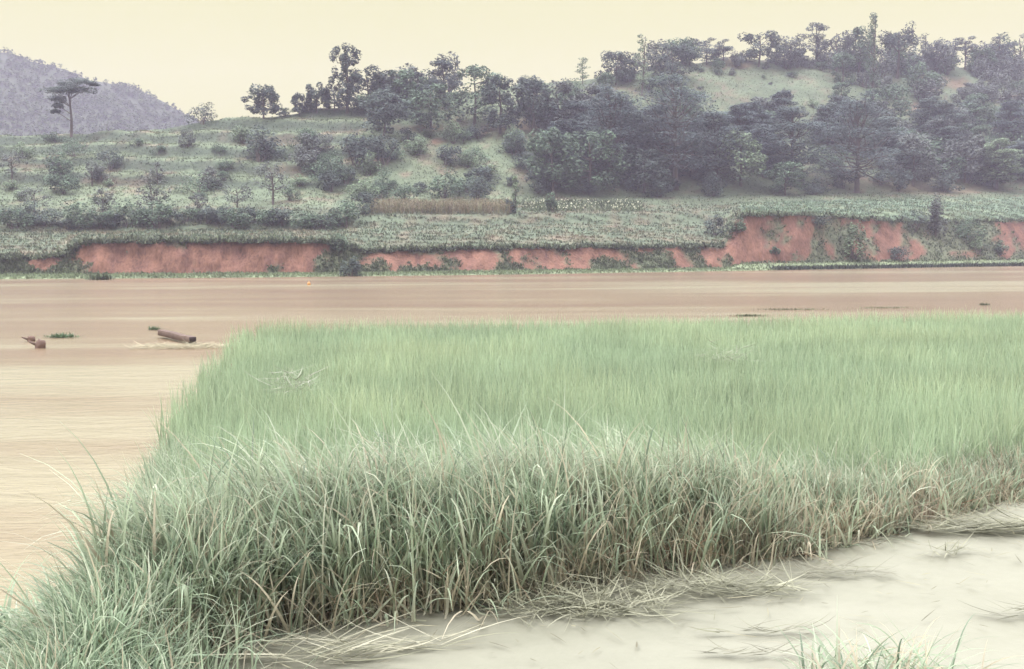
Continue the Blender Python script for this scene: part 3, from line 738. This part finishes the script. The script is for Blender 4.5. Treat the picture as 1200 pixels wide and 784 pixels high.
# ------------------------------------------------------------------ things in the flood water
def beam(name, a, b, w, h, label):
    a = np.array(a, float); b = np.array(b, float)
    e = empty(name, a, label, 'log'); d = b - a
    mb = MB(); K_ = 9; V = []; rng = np.random.default_rng(5)
    t = d / np.linalg.norm(d); s = np.cross(t, [0, 0, 1]); s /= np.linalg.norm(s); u = np.cross(s, t)
    prof = [(-.5, -.42), (-.42, -.5), (.42, -.5), (.5, -.42), (.5, .42), (.42, .5), (-.42, .5), (-.5, .42)]
    for k in range(K_):
        f = k / (K_ - 1); c = d * f + rng.normal(size=3) * .006
        for (x, y) in prof: V.append(c + s * w * x * rng.uniform(.96, 1.04) + u * h * y * rng.uniform(.96, 1.04))
    Q = [(k * 8 + j, k * 8 + (j + 1) % 8, (k + 1) * 8 + (j + 1) % 8, (k + 1) * 8 + j) for k in range(K_ - 1) for j in range(8)]
    mb.add(V, Q, np.array([.12, .085, .075])); link('timber', mb.mesh('timber'), M_WOOD, e)
    mb = MB(); V2 = [np.array(v) for v in V[-8:]]; V3 = [v + t * .012 for v in V2]
    mb.add(V2 + V3, [(j, (j + 1) % 8, 8 + (j + 1) % 8, 8 + j) for j in range(8)] + [(8, 9, 10, 15), (10, 11, 12, 15), (12, 13, 14, 15)], np.array([.045, .034, .036]))
    link('cut_end', mb.mesh('cut_end'), M_WOOD, e)
    return e
A_ = ground(189, 389.5, .14); B_ = ground(226, 399.0, .10)
beam('timber_beam', A_, B_, .18, .16, 'long squared brown timber beam lying half afloat beside the rice')
def stump(px, py, w, h, label):
    p = ground(px, py, 0); e = empty('driftwood_stump', p + np.array([0, 0, -.05]), label, 'driftwood')
    rng = np.random.default_rng(int(px)); mb = MB()
    K_ = 6; pts = [np.array([.03 * k * w, 0, h * 1.1 * k / (K_ - 1)]) for k in range(K_)]
    tube(mb, pts, [w * .5 * f for f in (1.1, .95, .9, .92, .85, .6)], np.array([.13, .085, .075]), 9)
    me = mb.mesh('wood')
    for v in me.vertices: v.co += Vector(rng.normal(size=3) * w * .05)
    link('wood', me, M_WOOD, e)
    mb = MB(); tube(mb, [np.array([0, 0, h * .6]), np.array([-w * .5, -.05, h * .75]), np.array([-w * .9, -.08, h * 1.0])], [w * .2, w * .14, w * .07], np.array([.11, .075, .065]), 7)
    link('branch', mb.mesh('branch'), M_WOOD, e)
stump(36, 400, .22, .17, 'brown driftwood stump standing in the water, the farther of the two')
stump(47, 408, .26, .22, 'brown driftwood stump standing in the water, the nearer of the two')
def weed_patch(px, py, lx, ly, n, size, col, label, cat='weeds', name='weed_patch', mat=None, tilt=(.1, .9)):
    p = ground(px, py, .0); mb = MB(); rng = RNG
    b = np.stack([rng.normal(size=n) * lx * .45, rng.normal(size=n) * ly * .45, np.zeros(n)], -1)
    c = np.array(col) * rng.uniform(.7, 1.3, (n, 1))
    V, Q, cc = blades(b, rng.uniform(0, 6.28, n), size * rng.uniform(.6, 1.3, n), size * rng.uniform(.10, .2, n), rng.uniform(*tilt, n), rng.uniform(.3, 1.2, n), 3, c, c * 1.1, zmin=.012); mb.add(V, Q, cc)
    o = link(name, mb.mesh(name), mat or M_TUFT); o.location = p
    return tag(o, label, cat)
weed_patch(73, 396, .45, .12, 260, .16, (.13, .19, .12), 'little island of bright green weeds in the brown water')
weed_patch(181, 387, .20, .1, 80, .16, (.09, .125, .08), 'tiny green sprig of weeds at the far end of the timber beam')
weed_patch(925, 363.5, 1.5, .2, 420, .11, (.13, .135, .09), 'long strip of drowned weeds left of its neighbour beyond the rice')
weed_patch(1035, 361.5, 1.3, .2, 380, .10, (.14, .15, .10), 'strip of drowned weeds in the middle of the water beyond the rice')
weed_patch(878, 371, .6, .10, 420, .11, (.14, .15, .10), 'short strip of drowned weeds close behind the far rice edge')
weed_patch(1155, 358, .25, .1, 120, .13, (.10, .115, .08), 'dark single weed clump sticking out of the water beyond the rice')
weed_patch(118, 328, 1.2, .5, 160, .8, (.085, .11, .07), 'green weed tuft at the waterline below the slanting bank edge')
# orange float
p = ground(362, 334, 0); e = empty('orange_float', p, 'tiny orange float drifting near the far bank', 'float')
mb = MB(); zz = np.linspace(-.12, .24, 9); tube(mb, [np.array([0, 0, z]) for z in zz], [max(.03, .14 * math.sqrt(max(0, 1 - ((z - .06) / .185) ** 2))) for z in zz], np.array([.42, .22, .08]), 12)
link('float_body', mb.mesh('float_body', True), M_PLASTIC, e)
mb = MB(); tube(mb, [np.array([0, 0, .23]), np.array([0, 0, .29])], [.05, .04], np.array([.3, .15, .05]), 8); link('stopper', mb.mesh('stopper', True), M_PLASTIC, e)

# ------------------------------------------------------------------ near ground: silt flat, dike, paddy
FRONT = np.array([(-2.0, 2.2), (-1.98, 4.0), (-1.86, 5.5), (-1.45, 6.0), (-.5, 6.4), (.6, 6.95), (1.9, 7.5), (2.7, 8.05), (4.5, 9.35), (8, 11.3), (16, 14.5)])
def resample(P, step):
    d = np.r_[0, np.cumsum(np.linalg.norm(np.diff(P, axis=0), axis=1))]; n = max(2, int(d[-1] / step)); t = np.linspace(0, d[-1], n)
    return np.stack([np.interp(t, d, P[:, k]) for k in range(P.shape[1])], -1)
FR = resample(FRONT, .05)
tan = np.gradient(FR, axis=0); tan /= np.linalg.norm(tan, axis=1)[:, None]
nrm = np.stack([-tan[:, 1], tan[:, 0]], -1)       # points away from the pool
LEFT = np.array([(-2.02, 2.2), (-2.06, 4.6), (-2.40, 6.6), (-3.08, 9.0), (-4.65, 16.2), (-6.2, 25.3)])
def left_x(y): return np.interp(y, LEFT[:, 1], LEFT[:, 0])
def ragged(y): return np.array([    .16 + .20 * fbm(v * .9, 4.0) + .10 * fbm(v * 4.0, 8.0) for v in np.atleast_1d(y)])
# silt flat
xs = np.arange(-2.2, 17, .12); ys = np.arange(1.2, 16.5, .12)
X, Y = np.meshgrid(xs, ys); Z = np.zeros_like(X)
edge = np.interp(X, FR[:, 0], FR[:, 1])
for a in range(X.shape[0]):
    for b in range(X.shape[1]):
        pr = math.exp(-max(0, edge[a, b] - Y[a, b]) / .8)
        Z[a, b] = .035 + .008 * fbm(X[a, b] * 1.2, Y[a, b] * 1.8, 3.0) + pr * .025 * fbm(X[a, b] * 2.5, Y[a, b] * 4, 1.0)
nr, nc = X.shape; i, j = np.meshgrid(np.arange(nr - 1), np.arange(nc - 1), indexing='ij')
q = np.stack([i * nc + j, i * nc + j + 1, (i + 1) * nc + j + 1, (i + 1) * nc + j], -1).reshape(-1, 4)
keepq = ((Y - edge) < .5)[:-1, :-1].ravel(); q = q[keepq]
V = np.stack([X, Y, Z], -1).reshape(-1, 3)
nn = np.array([fbm(v[0] * .8, v[1] * 1.6, 8) for v in V])
colm = mixc(np.broadcast_to(np.array([.230, .225, .184]), (len(V), 3)), np.array([.210, .206, .166]), nn * 1.2 + .3)
setting(link('mud_flat', mesh_np('mud_flat', V, q, colm, smooth=True), M_MUD), 'smooth pale silt flat left by the flood')
# dike: low earth ridge under the bank grass, then the paddy floor
def hx(x): return np.interp(x, [-2.4, -1.8, -1.0, .6, 1.9, 2.8, 4.5, 8], [.36, .42, .45, .40, .30, .18, .14, .12])
prof = [(-.12, -.05), (.0, .03), (.18, .3), (.40, .72), (.65, .95), (.9, .85), (1.15, .5), (1.4, .22)]
V = []
for k in range(len(FR)):
    for s_, z_ in prof:
        w_ = FR[k] + nrm[k] * s_; V.append((max(w_[0], left_x(w_[1]) + .15 + .01 * s_), w_[1], z_ * hx(FR[k][0]) if z_ > 0 else z_))
V = np.array(V); n = len(prof)
Q = [(k * n + j, (k + 1) * n + j, (k + 1) * n + j + 1, k * n + j + 1) for k in range(len(FR) - 1) for j in range(n - 1)]
setting(link('dike', mesh_np('dike', V, Q, np.tile([.115, .098, .082], (len(V), 1)), smooth=True), M_SOIL), 'low earth dike hidden under the drooping grass')
def far_y(x): return 25.3 + (x + 6.45) * .14
ysp = np.linspace(5.0, 28.5, 60); V = []
for y in ysp:
    for t in np.linspace(0, 1, 40):
        x0 = left_x(min(y, 25.3)); V.append((x0 + (19 - x0) * t, y, .035))
V = np.array(V); V[:, 2] = .05
V[:, 1] = np.minimum(V[:, 1], far_y(V[:, 0]))
Q = [(a * 40 + b, a * 40 + b + 1, (a + 1) * 40 + b + 1, (a + 1) * 40 + b) for a in range(59) for b in range(39)]
# keep the paddy floor behind the dike
ed = np.interp(V[:, 0], FR[:, 0], FR[:, 1])
Q = [f for f in Q if all(V[v, 1] > ed[v] + .35 for v in f)]
setting(link('paddy_floor', mesh_np('paddy_floor', V, Q, np.tile([.09, .10, .07], (len(V), 1))), M_SOIL), 'flooded soil of the rice paddy')

# ------------------------------------------------------------------ rice
hills = []
yy = 5.5
xsr = np.arange(-6.6, 19, .17)
for y in np.arange(5.6, 28.6, .19):
    x = xsr + RNG.normal(size=len(xsr)) * .035; yv = y + RNG.normal(size=len(xsr)) * .035
    e_ = np.interp(x, FR[:, 0], FR[:, 1]); lean_ = np.interp(x, [-3, 1.2, 3.2, 5], [1.15, 1.0, .50, .35])
    ok = (x > left_x(yv) + .08 + ragged(yv)) & (yv > e_ + lean_) & (yv < far_y(x) - .2 + 2 * ragged(x)) & (x < yv * .56 + 1.2)
    hills.append(np.stack([x[ok], yv[ok]], -1))
hills = np.concatenate(hills); nh = len(hills)
def rice(hp, per, wd, seg):
    n = len(hp) * per; b = np.repeat(hp, per, 0) + RNG.normal(size=(n, 2)) * .030
    base = np.concatenate([b, np.full((n, 1), .04)], 1)
    patch = np.repeat(np.array([fbm(x * .35, y * .35, 6.0) for x, y in hp]), per)
    patch2 = np.repeat(np.array([fbm(x * 1.3, y * 1.3, 2.0) for x, y in hp]), per)
    L = RNG.uniform(.42, .74, n) * (1 + .18 * patch + .14 * patch2)
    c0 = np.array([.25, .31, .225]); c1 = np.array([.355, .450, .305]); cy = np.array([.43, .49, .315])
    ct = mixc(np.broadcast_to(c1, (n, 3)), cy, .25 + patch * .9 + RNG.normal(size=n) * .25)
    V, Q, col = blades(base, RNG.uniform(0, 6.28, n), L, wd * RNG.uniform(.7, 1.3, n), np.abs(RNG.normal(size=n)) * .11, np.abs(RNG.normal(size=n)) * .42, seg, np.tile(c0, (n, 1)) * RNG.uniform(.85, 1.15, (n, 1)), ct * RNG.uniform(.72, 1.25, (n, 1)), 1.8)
    return V, Q, col
mb = MB()
yy_ = RNG.uniform(10, 25, 90); strays = np.stack([left_x(yy_) - np.abs(RNG.normal(size=90)) * .16 + .15, yy_], -1)
hills = np.concatenate([hills, strays])       # stems that stand in the water beyond the edge
near = hills[:, 1] < 12; mid_ = (~near) & (hills[:, 1] < 19); far_ = hills[:, 1] >= 19
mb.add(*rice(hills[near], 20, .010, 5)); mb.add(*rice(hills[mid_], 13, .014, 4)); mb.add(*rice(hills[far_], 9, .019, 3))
tag(link('rice_field', mb.mesh('rice_field'), M_RICE), 'dense field of young green rice surrounded by flood water', 'rice', kind='stuff')

# ------------------------------------------------------------------ bank grass
G = [np.array(c) for c in ((.29, .365, .265), (.37, .445, .325), (.46, .515, .40), (.58, .60, .50), (.17, .225, .165))]
STRAW = np.array([.46, .41, .32]); RUST = np.array([.24, .145, .095])
def gcol(n, x=None, straw=.08):
    i_ = RNG.choice(5, n, p=[.30, .28, .20, .06, .16]); c = np.array(G)[i_]
    s = RNG.uniform(size=n) < straw
    c[s] = STRAW * RNG.uniform(.8, 1.15, (s.sum(), 1)); return c * RNG.uniform(.8, 1.2, (n, 1))
def hgt(x): return np.interp(x, [-2.4, -1.8, -1.0, .6, 1.9, 2.8, 4.5, 8], [.70, .80, .84, .80, .64, .44, .32, .28])
mb = MB()
def tussocks(nt, s0, s1, per, Lf, tilt, bend, azm, azs, straw=.08, wd=.011, k0=0, k1=None, spread=.10, dens=None):
    k = RNG.integers(k0, k1 or len(FR), nt); s_ = RNG.uniform(s0, s1, nt)
    c = FR[k] + nrm[k] * s_[:, None]; ok = c[:, 0] > left_x(c[:, 1]) + .12; k, s_, c = k[ok], s_[ok], c[ok]; nt = len(k)
    c = np.repeat(c, per, 0); n = len(c)
    hh = np.repeat(hgt(FR[k, 0]), per) * np.repeat(RNG.uniform(.85, 1.12, nt), per)
    ss = np.repeat(s_, per); xx = np.repeat(FR[k, 0], per)
    b = c + RNG.normal(size=(n, 2)) * spread
    zb = np.interp(ss, [p[0] for p in prof], [max(0, p[1]) for p in prof]) * hx(xx)
    base = np.concatenate([b, (zb - .03)[:, None]], 1)
    az = np.repeat(RNG.normal(azm, azs, nt) + np.clip(.9 - (c[::per, 0] - left_x(c[::per, 1])), 0, .9) * 1.1, per) + RNG.normal(size=n) * .75
    col = gcol(n, straw=straw)
    bs = np.clip(RNG.normal(.5, .35, n), 0, 1)[:, None]
    c0 = col * .95 * (1 - bs) + STRAW * .82 * bs
    L = Lf * hh * RNG.uniform(.55, 1.15, n)
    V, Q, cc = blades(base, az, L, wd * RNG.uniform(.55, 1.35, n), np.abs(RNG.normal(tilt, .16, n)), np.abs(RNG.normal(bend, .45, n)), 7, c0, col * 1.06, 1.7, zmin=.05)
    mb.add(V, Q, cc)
LF = 3.9                                             # towards the viewer and a little to the left
i_end = int(np.searchsorted(FR[:, 0], 7.5))
tussocks(230, .05, .40, 28, 1.05, .18, .65, LF, 1.0, .16, .014, 0, i_end, .055)
tussocks(290, .40, 1.05, 30, 1.05, .26, 1.3, LF, 1.0, .06, .014, 0, i_end, .07)
tussocks(230, .50, 1.15, 24, 1.1, .42, 2.1, LF - .3, .9, .05, .014, 0, i_end, .08)      # the mat that droops over the front
tussocks(260, -.08, .22, 18, .60, .30, .5, LF, 1.3, .55, .013, 0, i_end, .08)            # dry stubble at the water's edge
tussocks(620, -.02, .60, 7, 1.22, .20, 1.05, LF - .3, .9, .16, .019, 0, i_end, .10)            # broad pale leaves bending over
tussocks(150, -.12, .25, 9, .95, .70, .85, LF, .8, .30, .016, 20, i_end, .10)             # leaves trailing on the silt
kr = int(np.searchsorted(FR[:, 0], 1.2))
tussocks(260, .0, .55, 22, .90, .25, .7, LF, 1.2, .58, .015, kr, i_end, .08)             # drier towards the right
# seed-like long stray blades
n = 420; k = RNG.integers(0, i_end, n); b = FR[k] + nrm[k] * RNG.uniform(.0, 1.0, n)[:, None]; ok = (b[:, 0] > left_x(b[:, 1]) + .45) & (b[:, 1] > 5.3); b, k = b[ok], k[ok]; n = len(b)
base = np.concatenate([b, np.full((n, 1), .2)], 1)
V, Q, cc = blades(base, RNG.uniform(0, 6.28, n), RNG.uniform(.9, 1.35, n) * hgt(FR[k, 0]), np.full(n, .012), RNG.uniform(.05, .5, n), RNG.uniform(.2, 1.6, n), 8, gcol(n, straw=.3), np.tile([.47, .49, .37], (n, 1)), 2.4, zmin=.06); mb.add(V, Q, cc)
# fringe on the river side of the paddy
n = 12000; t = RNG.uniform(0, 1, n) ** 1.5; yv = 2.3 + t * 8.2
xv = left_x(yv) + np.abs(RNG.normal(size=n)) * .30 - .02
hh = np.interp(yv, [2, 5, 7, 9, 10.5], [.42, .50, .60, .52, .48])
base = np.stack([xv, yv, np.full(n, .02)], -1); col = gcol(n, straw=.05)
V, Q, cc = blades(base, RNG.normal(5.0, 1.1, n), hh * RNG.uniform(.6, 1.2, n), .013 * RNG.uniform(.6, 1.3, n), np.abs(RNG.normal(.18, .15, n)), np.abs(RNG.normal(.8, .5, n)), 7, col * .85, col * 1.05, 1.7, zmin=.03); mb.add(V, Q, cc)
# between front edge and river edge, left end of the dike
n = 9000; yv = RNG.uniform(2.3, 7.2, n); fx = np.interp(yv, FR[:, 1], FR[:, 0]); lx = left_x(yv); xv = lx + (fx - lx) * RNG.uniform(0, 1, n)
base = np.stack([xv, yv, np.full(n, .10)], -1); col = gcol(n, straw=.05); hh = np.interp(yv, [2.3, 4.2, 5.0, 6.5, 7.2], [.45, .48, .58, .78, .82])
V, Q, cc = blades(base, RNG.normal(4.4, 1.2, n), hh * RNG.uniform(.6, 1.2, n), .015 * RNG.uniform(.6, 1.3, n), np.abs(RNG.normal(.2, .15, n)), np.abs(RNG.normal(1.1, .6, n)), 7, col * .85, col * 1.05, 1.7, zmin=.05); mb.add(V, Q, cc)
# dead thatch low between the stems
n = 9000; k = RNG.integers(0, i_end, n); b = FR[k] + nrm[k] * RNG.uniform(-.05, .6, n)[:, None]; ok = b[:, 0] > left_x(b[:, 1]) + .2; b, k = b[ok], k[ok]; n = len(b)
zz = RNG.uniform(.03, .25, n) * hgt(FR[k, 0])
c = mixc(np.broadcast_to(STRAW * .8, (n, 3)), RUST * .95, RNG.uniform(0, 1, n))
V, Q, cc = blades(np.concatenate([b, zz[:, None]], 1), RNG.uniform(0, 6.28, n), RNG.uniform(.2, .55, n), RNG.uniform(.005, .010, n), RNG.uniform(.5, 1.4, n), RNG.uniform(.1, .8, n), 4, c * .9, c, zmin=.05); mb.add(V, Q, cc)
tag(link('bank_grass', mb.mesh('bank_grass'), M_GRASS), 'long drooping grey-green grass with straw stems along the near edge of the rice', 'grass', kind='stuff')

# single tussocks and straw mats in front
def tussock(name, px, py, n, rad, L, tilt, bend, azm, azs, label, straw=.1, cat='grass tuft', z=.03, wd=.011):
    p = ground(px, py, z); mb = MB(); b = np.concatenate([np.clip(RNG.normal(size=(n, 2)), -1.7, 1.7) * rad, np.zeros((n, 1))], 1)
    col = gcol(n, straw=straw)
    V, Q, cc = blades(b, RNG.normal(azm, azs, n), L * RNG.uniform(.5, 1.15, n), wd * RNG.uniform(.6, 1.3, n), np.abs(RNG.normal(tilt, .2, n)), np.abs(RNG.normal(bend, .45, n)), 8, col * .8, col * 1.1, 1.6, zmin=.02); mb.add(V, Q, cc)
    o = link(name, mb.mesh(name), M_GRASS); o.location = p; return tag(o, label, cat)
tussock('grass_tussock', 1040, 822, 330, .22, .46, .60, 1.2, 0, 3, 'sparse grass tuft rising from the silt in the lower right corner', .3, wd=.014)
tussock('grass_tussock', 62, 800, 1000, .25, .66, .30, 1.8, 4.3, 1.5, 'milky green tussock with arching blades in the lower left corner', .03, wd=.022)
def straw_mat(px, py, lx, ly, n, L, label, az0=0.0, azs=.9, rise=.05, col=None, z=.058):
    p = ground(px, py, z); mb = MB()
    b = np.stack([np.clip(RNG.normal(size=n), -1.7, 1.7) * lx * .4, np.clip(RNG.normal(size=n), -1.7, 1.7) * ly * .4, np.abs(RNG.normal(size=n)) * rise], -1)
    c0 = np.array([.30, .295, .225]) if col is None else np.array(col)
    c = mixc(np.broadcast_to(c0, (n, 3)), np.array([.18, .18, .13]), RNG.uniform(-.3, 1, n)) * RNG.uniform(.8, 1.2, (n, 1))
    V, Q, cc = blades(b, RNG.normal(az0, azs, n) + math.pi * RNG.integers(0, 2, n), L * RNG.uniform(.4, 1.2, n), RNG.uniform(.006, .013, n), RNG.uniform(1.2, 1.65, n), RNG.normal(size=n) * .35, 5, c, c * .95, zmin=.004); mb.add(V, Q, cc)
    o = link('straw_mat', mb.mesh('straw_mat'), M_STRAW); o.location = p; return tag(o, label, 'straw mat')
straw_mat(690, 712, .70, .30, 520, .30, 'tangled heap of flattened straw at the edge of the grass, largest on the silt', .5, 1.2, .022)
straw_mat(835, 692, .75, .25, 320, .34, 'flattened straw pointing to the right in front of the dry grass', -.3, .7, .03)
straw_mat(600, 690, .9, .3, 420, .35, 'thin mat of bent stems at the grass foot left of the largest heap', .4, .8, .04)
straw_mat(1180, 621, 1.0, .16, 420, .5, 'long flat straw drift at the right edge of the picture', -.1, .3, .03)
straw_mat(1105, 648, .22, .10, 40, .25, 'small fan of straw alone on the silt below the long drift', .6, .5, .02)
straw_mat(985, 672, .55, .14, 70, .32, 'loose dark stems on the silt right of the flattened straw', -.2, .6, .02, (.22, .21, .17))
straw_mat(900, 741, .42, .05, 36, .22, 'thin dark streak of straw on the silt, upper one of two', 0, .25, .01, (.22, .21, .17))
straw_mat(880, 766, .40, .05, 34, .22, 'thin dark streak of straw on the silt, lower one of two', 0, .25, .01, (.22, .21, .17))
straw_mat(1190, 720, .25, .08, 40, .22, 'small dark twig bundle on the silt by the right edge', -.4, .5, .02, (.13, .125, .10))
straw_mat(430, 757, .6, .12, 60, .5, 'few long pale stems lying on the silt below the tall grass', .15, .25, .012, (.44, .42, .33))
straw_mat(360, 772, .55, .10, 90, .5, 'pale stems fanned out at the foot of the leftmost tall grass', .1, .4, .02, (.44, .42, .33))
straw_mat(212, 407, 1.5, .8, 1300, .30, 'pale straw and scum gathered around the timber beam', .1, .6, .03, (.50, .44, .32), .005)
straw_mat(345, 459, .35, .3, 120, .40, 'pale dead straw bundle caught in the rice, left one of two', .3, 1.0, .10, (.36, .37, .31), .58)
straw_mat(852, 424, .5, .3, 90, .40, 'pale dead straw bundle caught in the rice, right one of two', .3, 1.0, .10, (.33, .35, .28), .58)

# bits of stem scattered on the silt
n = 420; lx_ = RNG.uniform(-1.6, 6.5, n); ly_ = np.interp(lx_, FR[:, 0], FR[:, 1]) - np.abs(RNG.normal(size=n)) * 1.1 - .05
c = mixc(np.broadcast_to(np.array([.30, .28, .20]), (n, 3)), np.array([.12, .11, .085]), RNG.uniform(0, 1, n))
V, Q, cc = blades(np.stack([lx_, ly_, np.full(n, .062)], -1), RNG.uniform(0, 6.28, n), RNG.uniform(.03, .22, n), RNG.uniform(.005, .012, n), RNG.uniform(1.35, 1.6, n), RNG.normal(size=n) * .15, 3, c, c, zmin=.052)
mb = MB(); mb.add(V, Q, cc)
tag(link('straw_litter', mb.mesh('straw_litter'), M_STRAW), 'small bits of broken stem strewn over the pale silt', 'straw', kind='stuff')

# ------------------------------------------------------------------ haze
x0, x1, y0, y1, z0, z1 = -1000, 1000, -160, 860, -2.2, 150
V = [(x0, y0, z0), (x1, y0, z0), (x1, y1, z0), (x0, y1, z0), (x0, y0, z1), (x1, y0, z1), (x1, y1, z1), (x0, y1, z1)]
hz = link('haze', mesh_np('haze', V, [(3, 2, 1, 0), (4, 5, 6, 7), (0, 1, 5, 4), (1, 2, 6, 5), (2, 3, 7, 6), (3, 0, 4, 7)]), None)
mt, nt, out = new_mat('haze'); pv = nt.nodes.new('ShaderNodeVolumePrincipled')
pv.inputs['Color'].default_value = (.72, .67, .92, 1); pv.inputs['Density'].default_value = .00052; pv.inputs['Anisotropy'].default_value = .1
nt.links.new(pv.outputs[0], out.inputs['Volume']); hz.data.materials.append(mt)
hz['kind'] = 'stuff'; hz['label'] = 'pale violet summer haze over the valley'

# ------------------------------------------------------------------ light
EL, AZ = R(58), R(240)                  # high sun behind thin cloud, from behind the camera on the left
SC.world = bpy.data.worlds.new('World'); SC.world.use_nodes = True
nt = SC.world.node_tree; nt.nodes.clear(); L = nt.links.new
wo = nt.nodes.new('ShaderNodeOutputWorld')
sky = nt.nodes.new('ShaderNodeTexSky'); sky.sky_type = 'NISHITA'; sky.sun_disc = False; sky.sun_elevation = EL; sky.sun_rotation = AZ; sky.dust_density = 5
bg1 = nt.nodes.new('ShaderNodeBackground'); bg1.inputs['Strength'].default_value = .02; L(sky.outputs[0], bg1.inputs[0])
tc = nt.nodes.new('ShaderNodeTexCoord'); sp = nt.nodes.new('ShaderNodeSeparateXYZ'); L(tc.outputs['Generated'], sp.inputs[0])
cr = nt.nodes.new('ShaderNodeValToRGB'); e = cr.color_ramp.elements      # cloud layer: thicker and yellower low down
e[0].position = 0; e[0].color = (.97, .91, .25, 1); e[1].position = 1; e[1].color = (.94, .97, 1.0, 1)
k = e.new(.22); k.color = (.98, .92, .29, 1); k = e.new(.5); k.color = (.95, .95, .90, 1)
L(sp.outputs['Z'], cr.inputs[0])
mr = nt.nodes.new('ShaderNodeMapRange'); mr.interpolation_type = 'SMOOTHSTEP'
for q_, v in ((1, .24), (2, .95), (3, .42), (4, 3.0)): mr.inputs[q_].default_value = v
L(sp.outputs['Z'], mr.inputs[0])
cn = nt.nodes.new('ShaderNodeTexNoise'); cn.inputs['Scale'].default_value = 1.6; cn.inputs['Detail'].default_value = 3; L(tc.outputs['Generated'], cn.inputs['Vector'])
m2 = nt.nodes.new('ShaderNodeMapRange'); m2.inputs[3].default_value = .95; m2.inputs[4].default_value = 1.05; L(cn.outputs['Fac'], m2.inputs[0])
mm = nt.nodes.new('ShaderNodeMath'); mm.operation = 'MULTIPLY'; L(mr.outputs[0], mm.inputs[0]); L(m2.outputs[0], mm.inputs[1])
bg2 = nt.nodes.new('ShaderNodeBackground'); L(cr.outputs[0], bg2.inputs[0]); L(mm.outputs[0], bg2.inputs[1])
ad = nt.nodes.new('ShaderNodeAddShader'); L(bg1.outputs[0], ad.inputs[0]); L(bg2.outputs[0], ad.inputs[1]); L(ad.outputs[0], wo.inputs[0])
ld = bpy.data.lights.new('sun', 'SUN'); ld.energy = 1.5; ld.angle = R(18); ld.color = (1, .96, .90)
so = bpy.data.objects.new('sun', ld); C.objects.link(so)
dv = Vector((math.sin(AZ) * math.cos(EL), math.cos(AZ) * math.cos(EL), math.sin(EL)))   # towards the sun
so.rotation_euler = dv.to_track_quat('Z', 'Y').to_euler(); so.location = (0, 0, 60)

vs = SC.view_settings; vs.view_transform = 'Standard'; vs.look = 'None'; vs.exposure = 0.8; vs.gamma = 1.0; vs.use_curve_mapping = False
cy = SC.cycles; cy.use_denoising = True; cy.max_bounces = 6; cy.diffuse_bounces = 3; cy.glossy_bounces = 2; cy.transmission_bounces = 4; cy.volume_bounces = 1; cy.transparent_max_bounces = 4
cy.pixel_filter_type = 'BLACKMAN_HARRIS'; cy.filter_width = 1.5; cy.caustics_reflective = False; cy.caustics_refractive = False
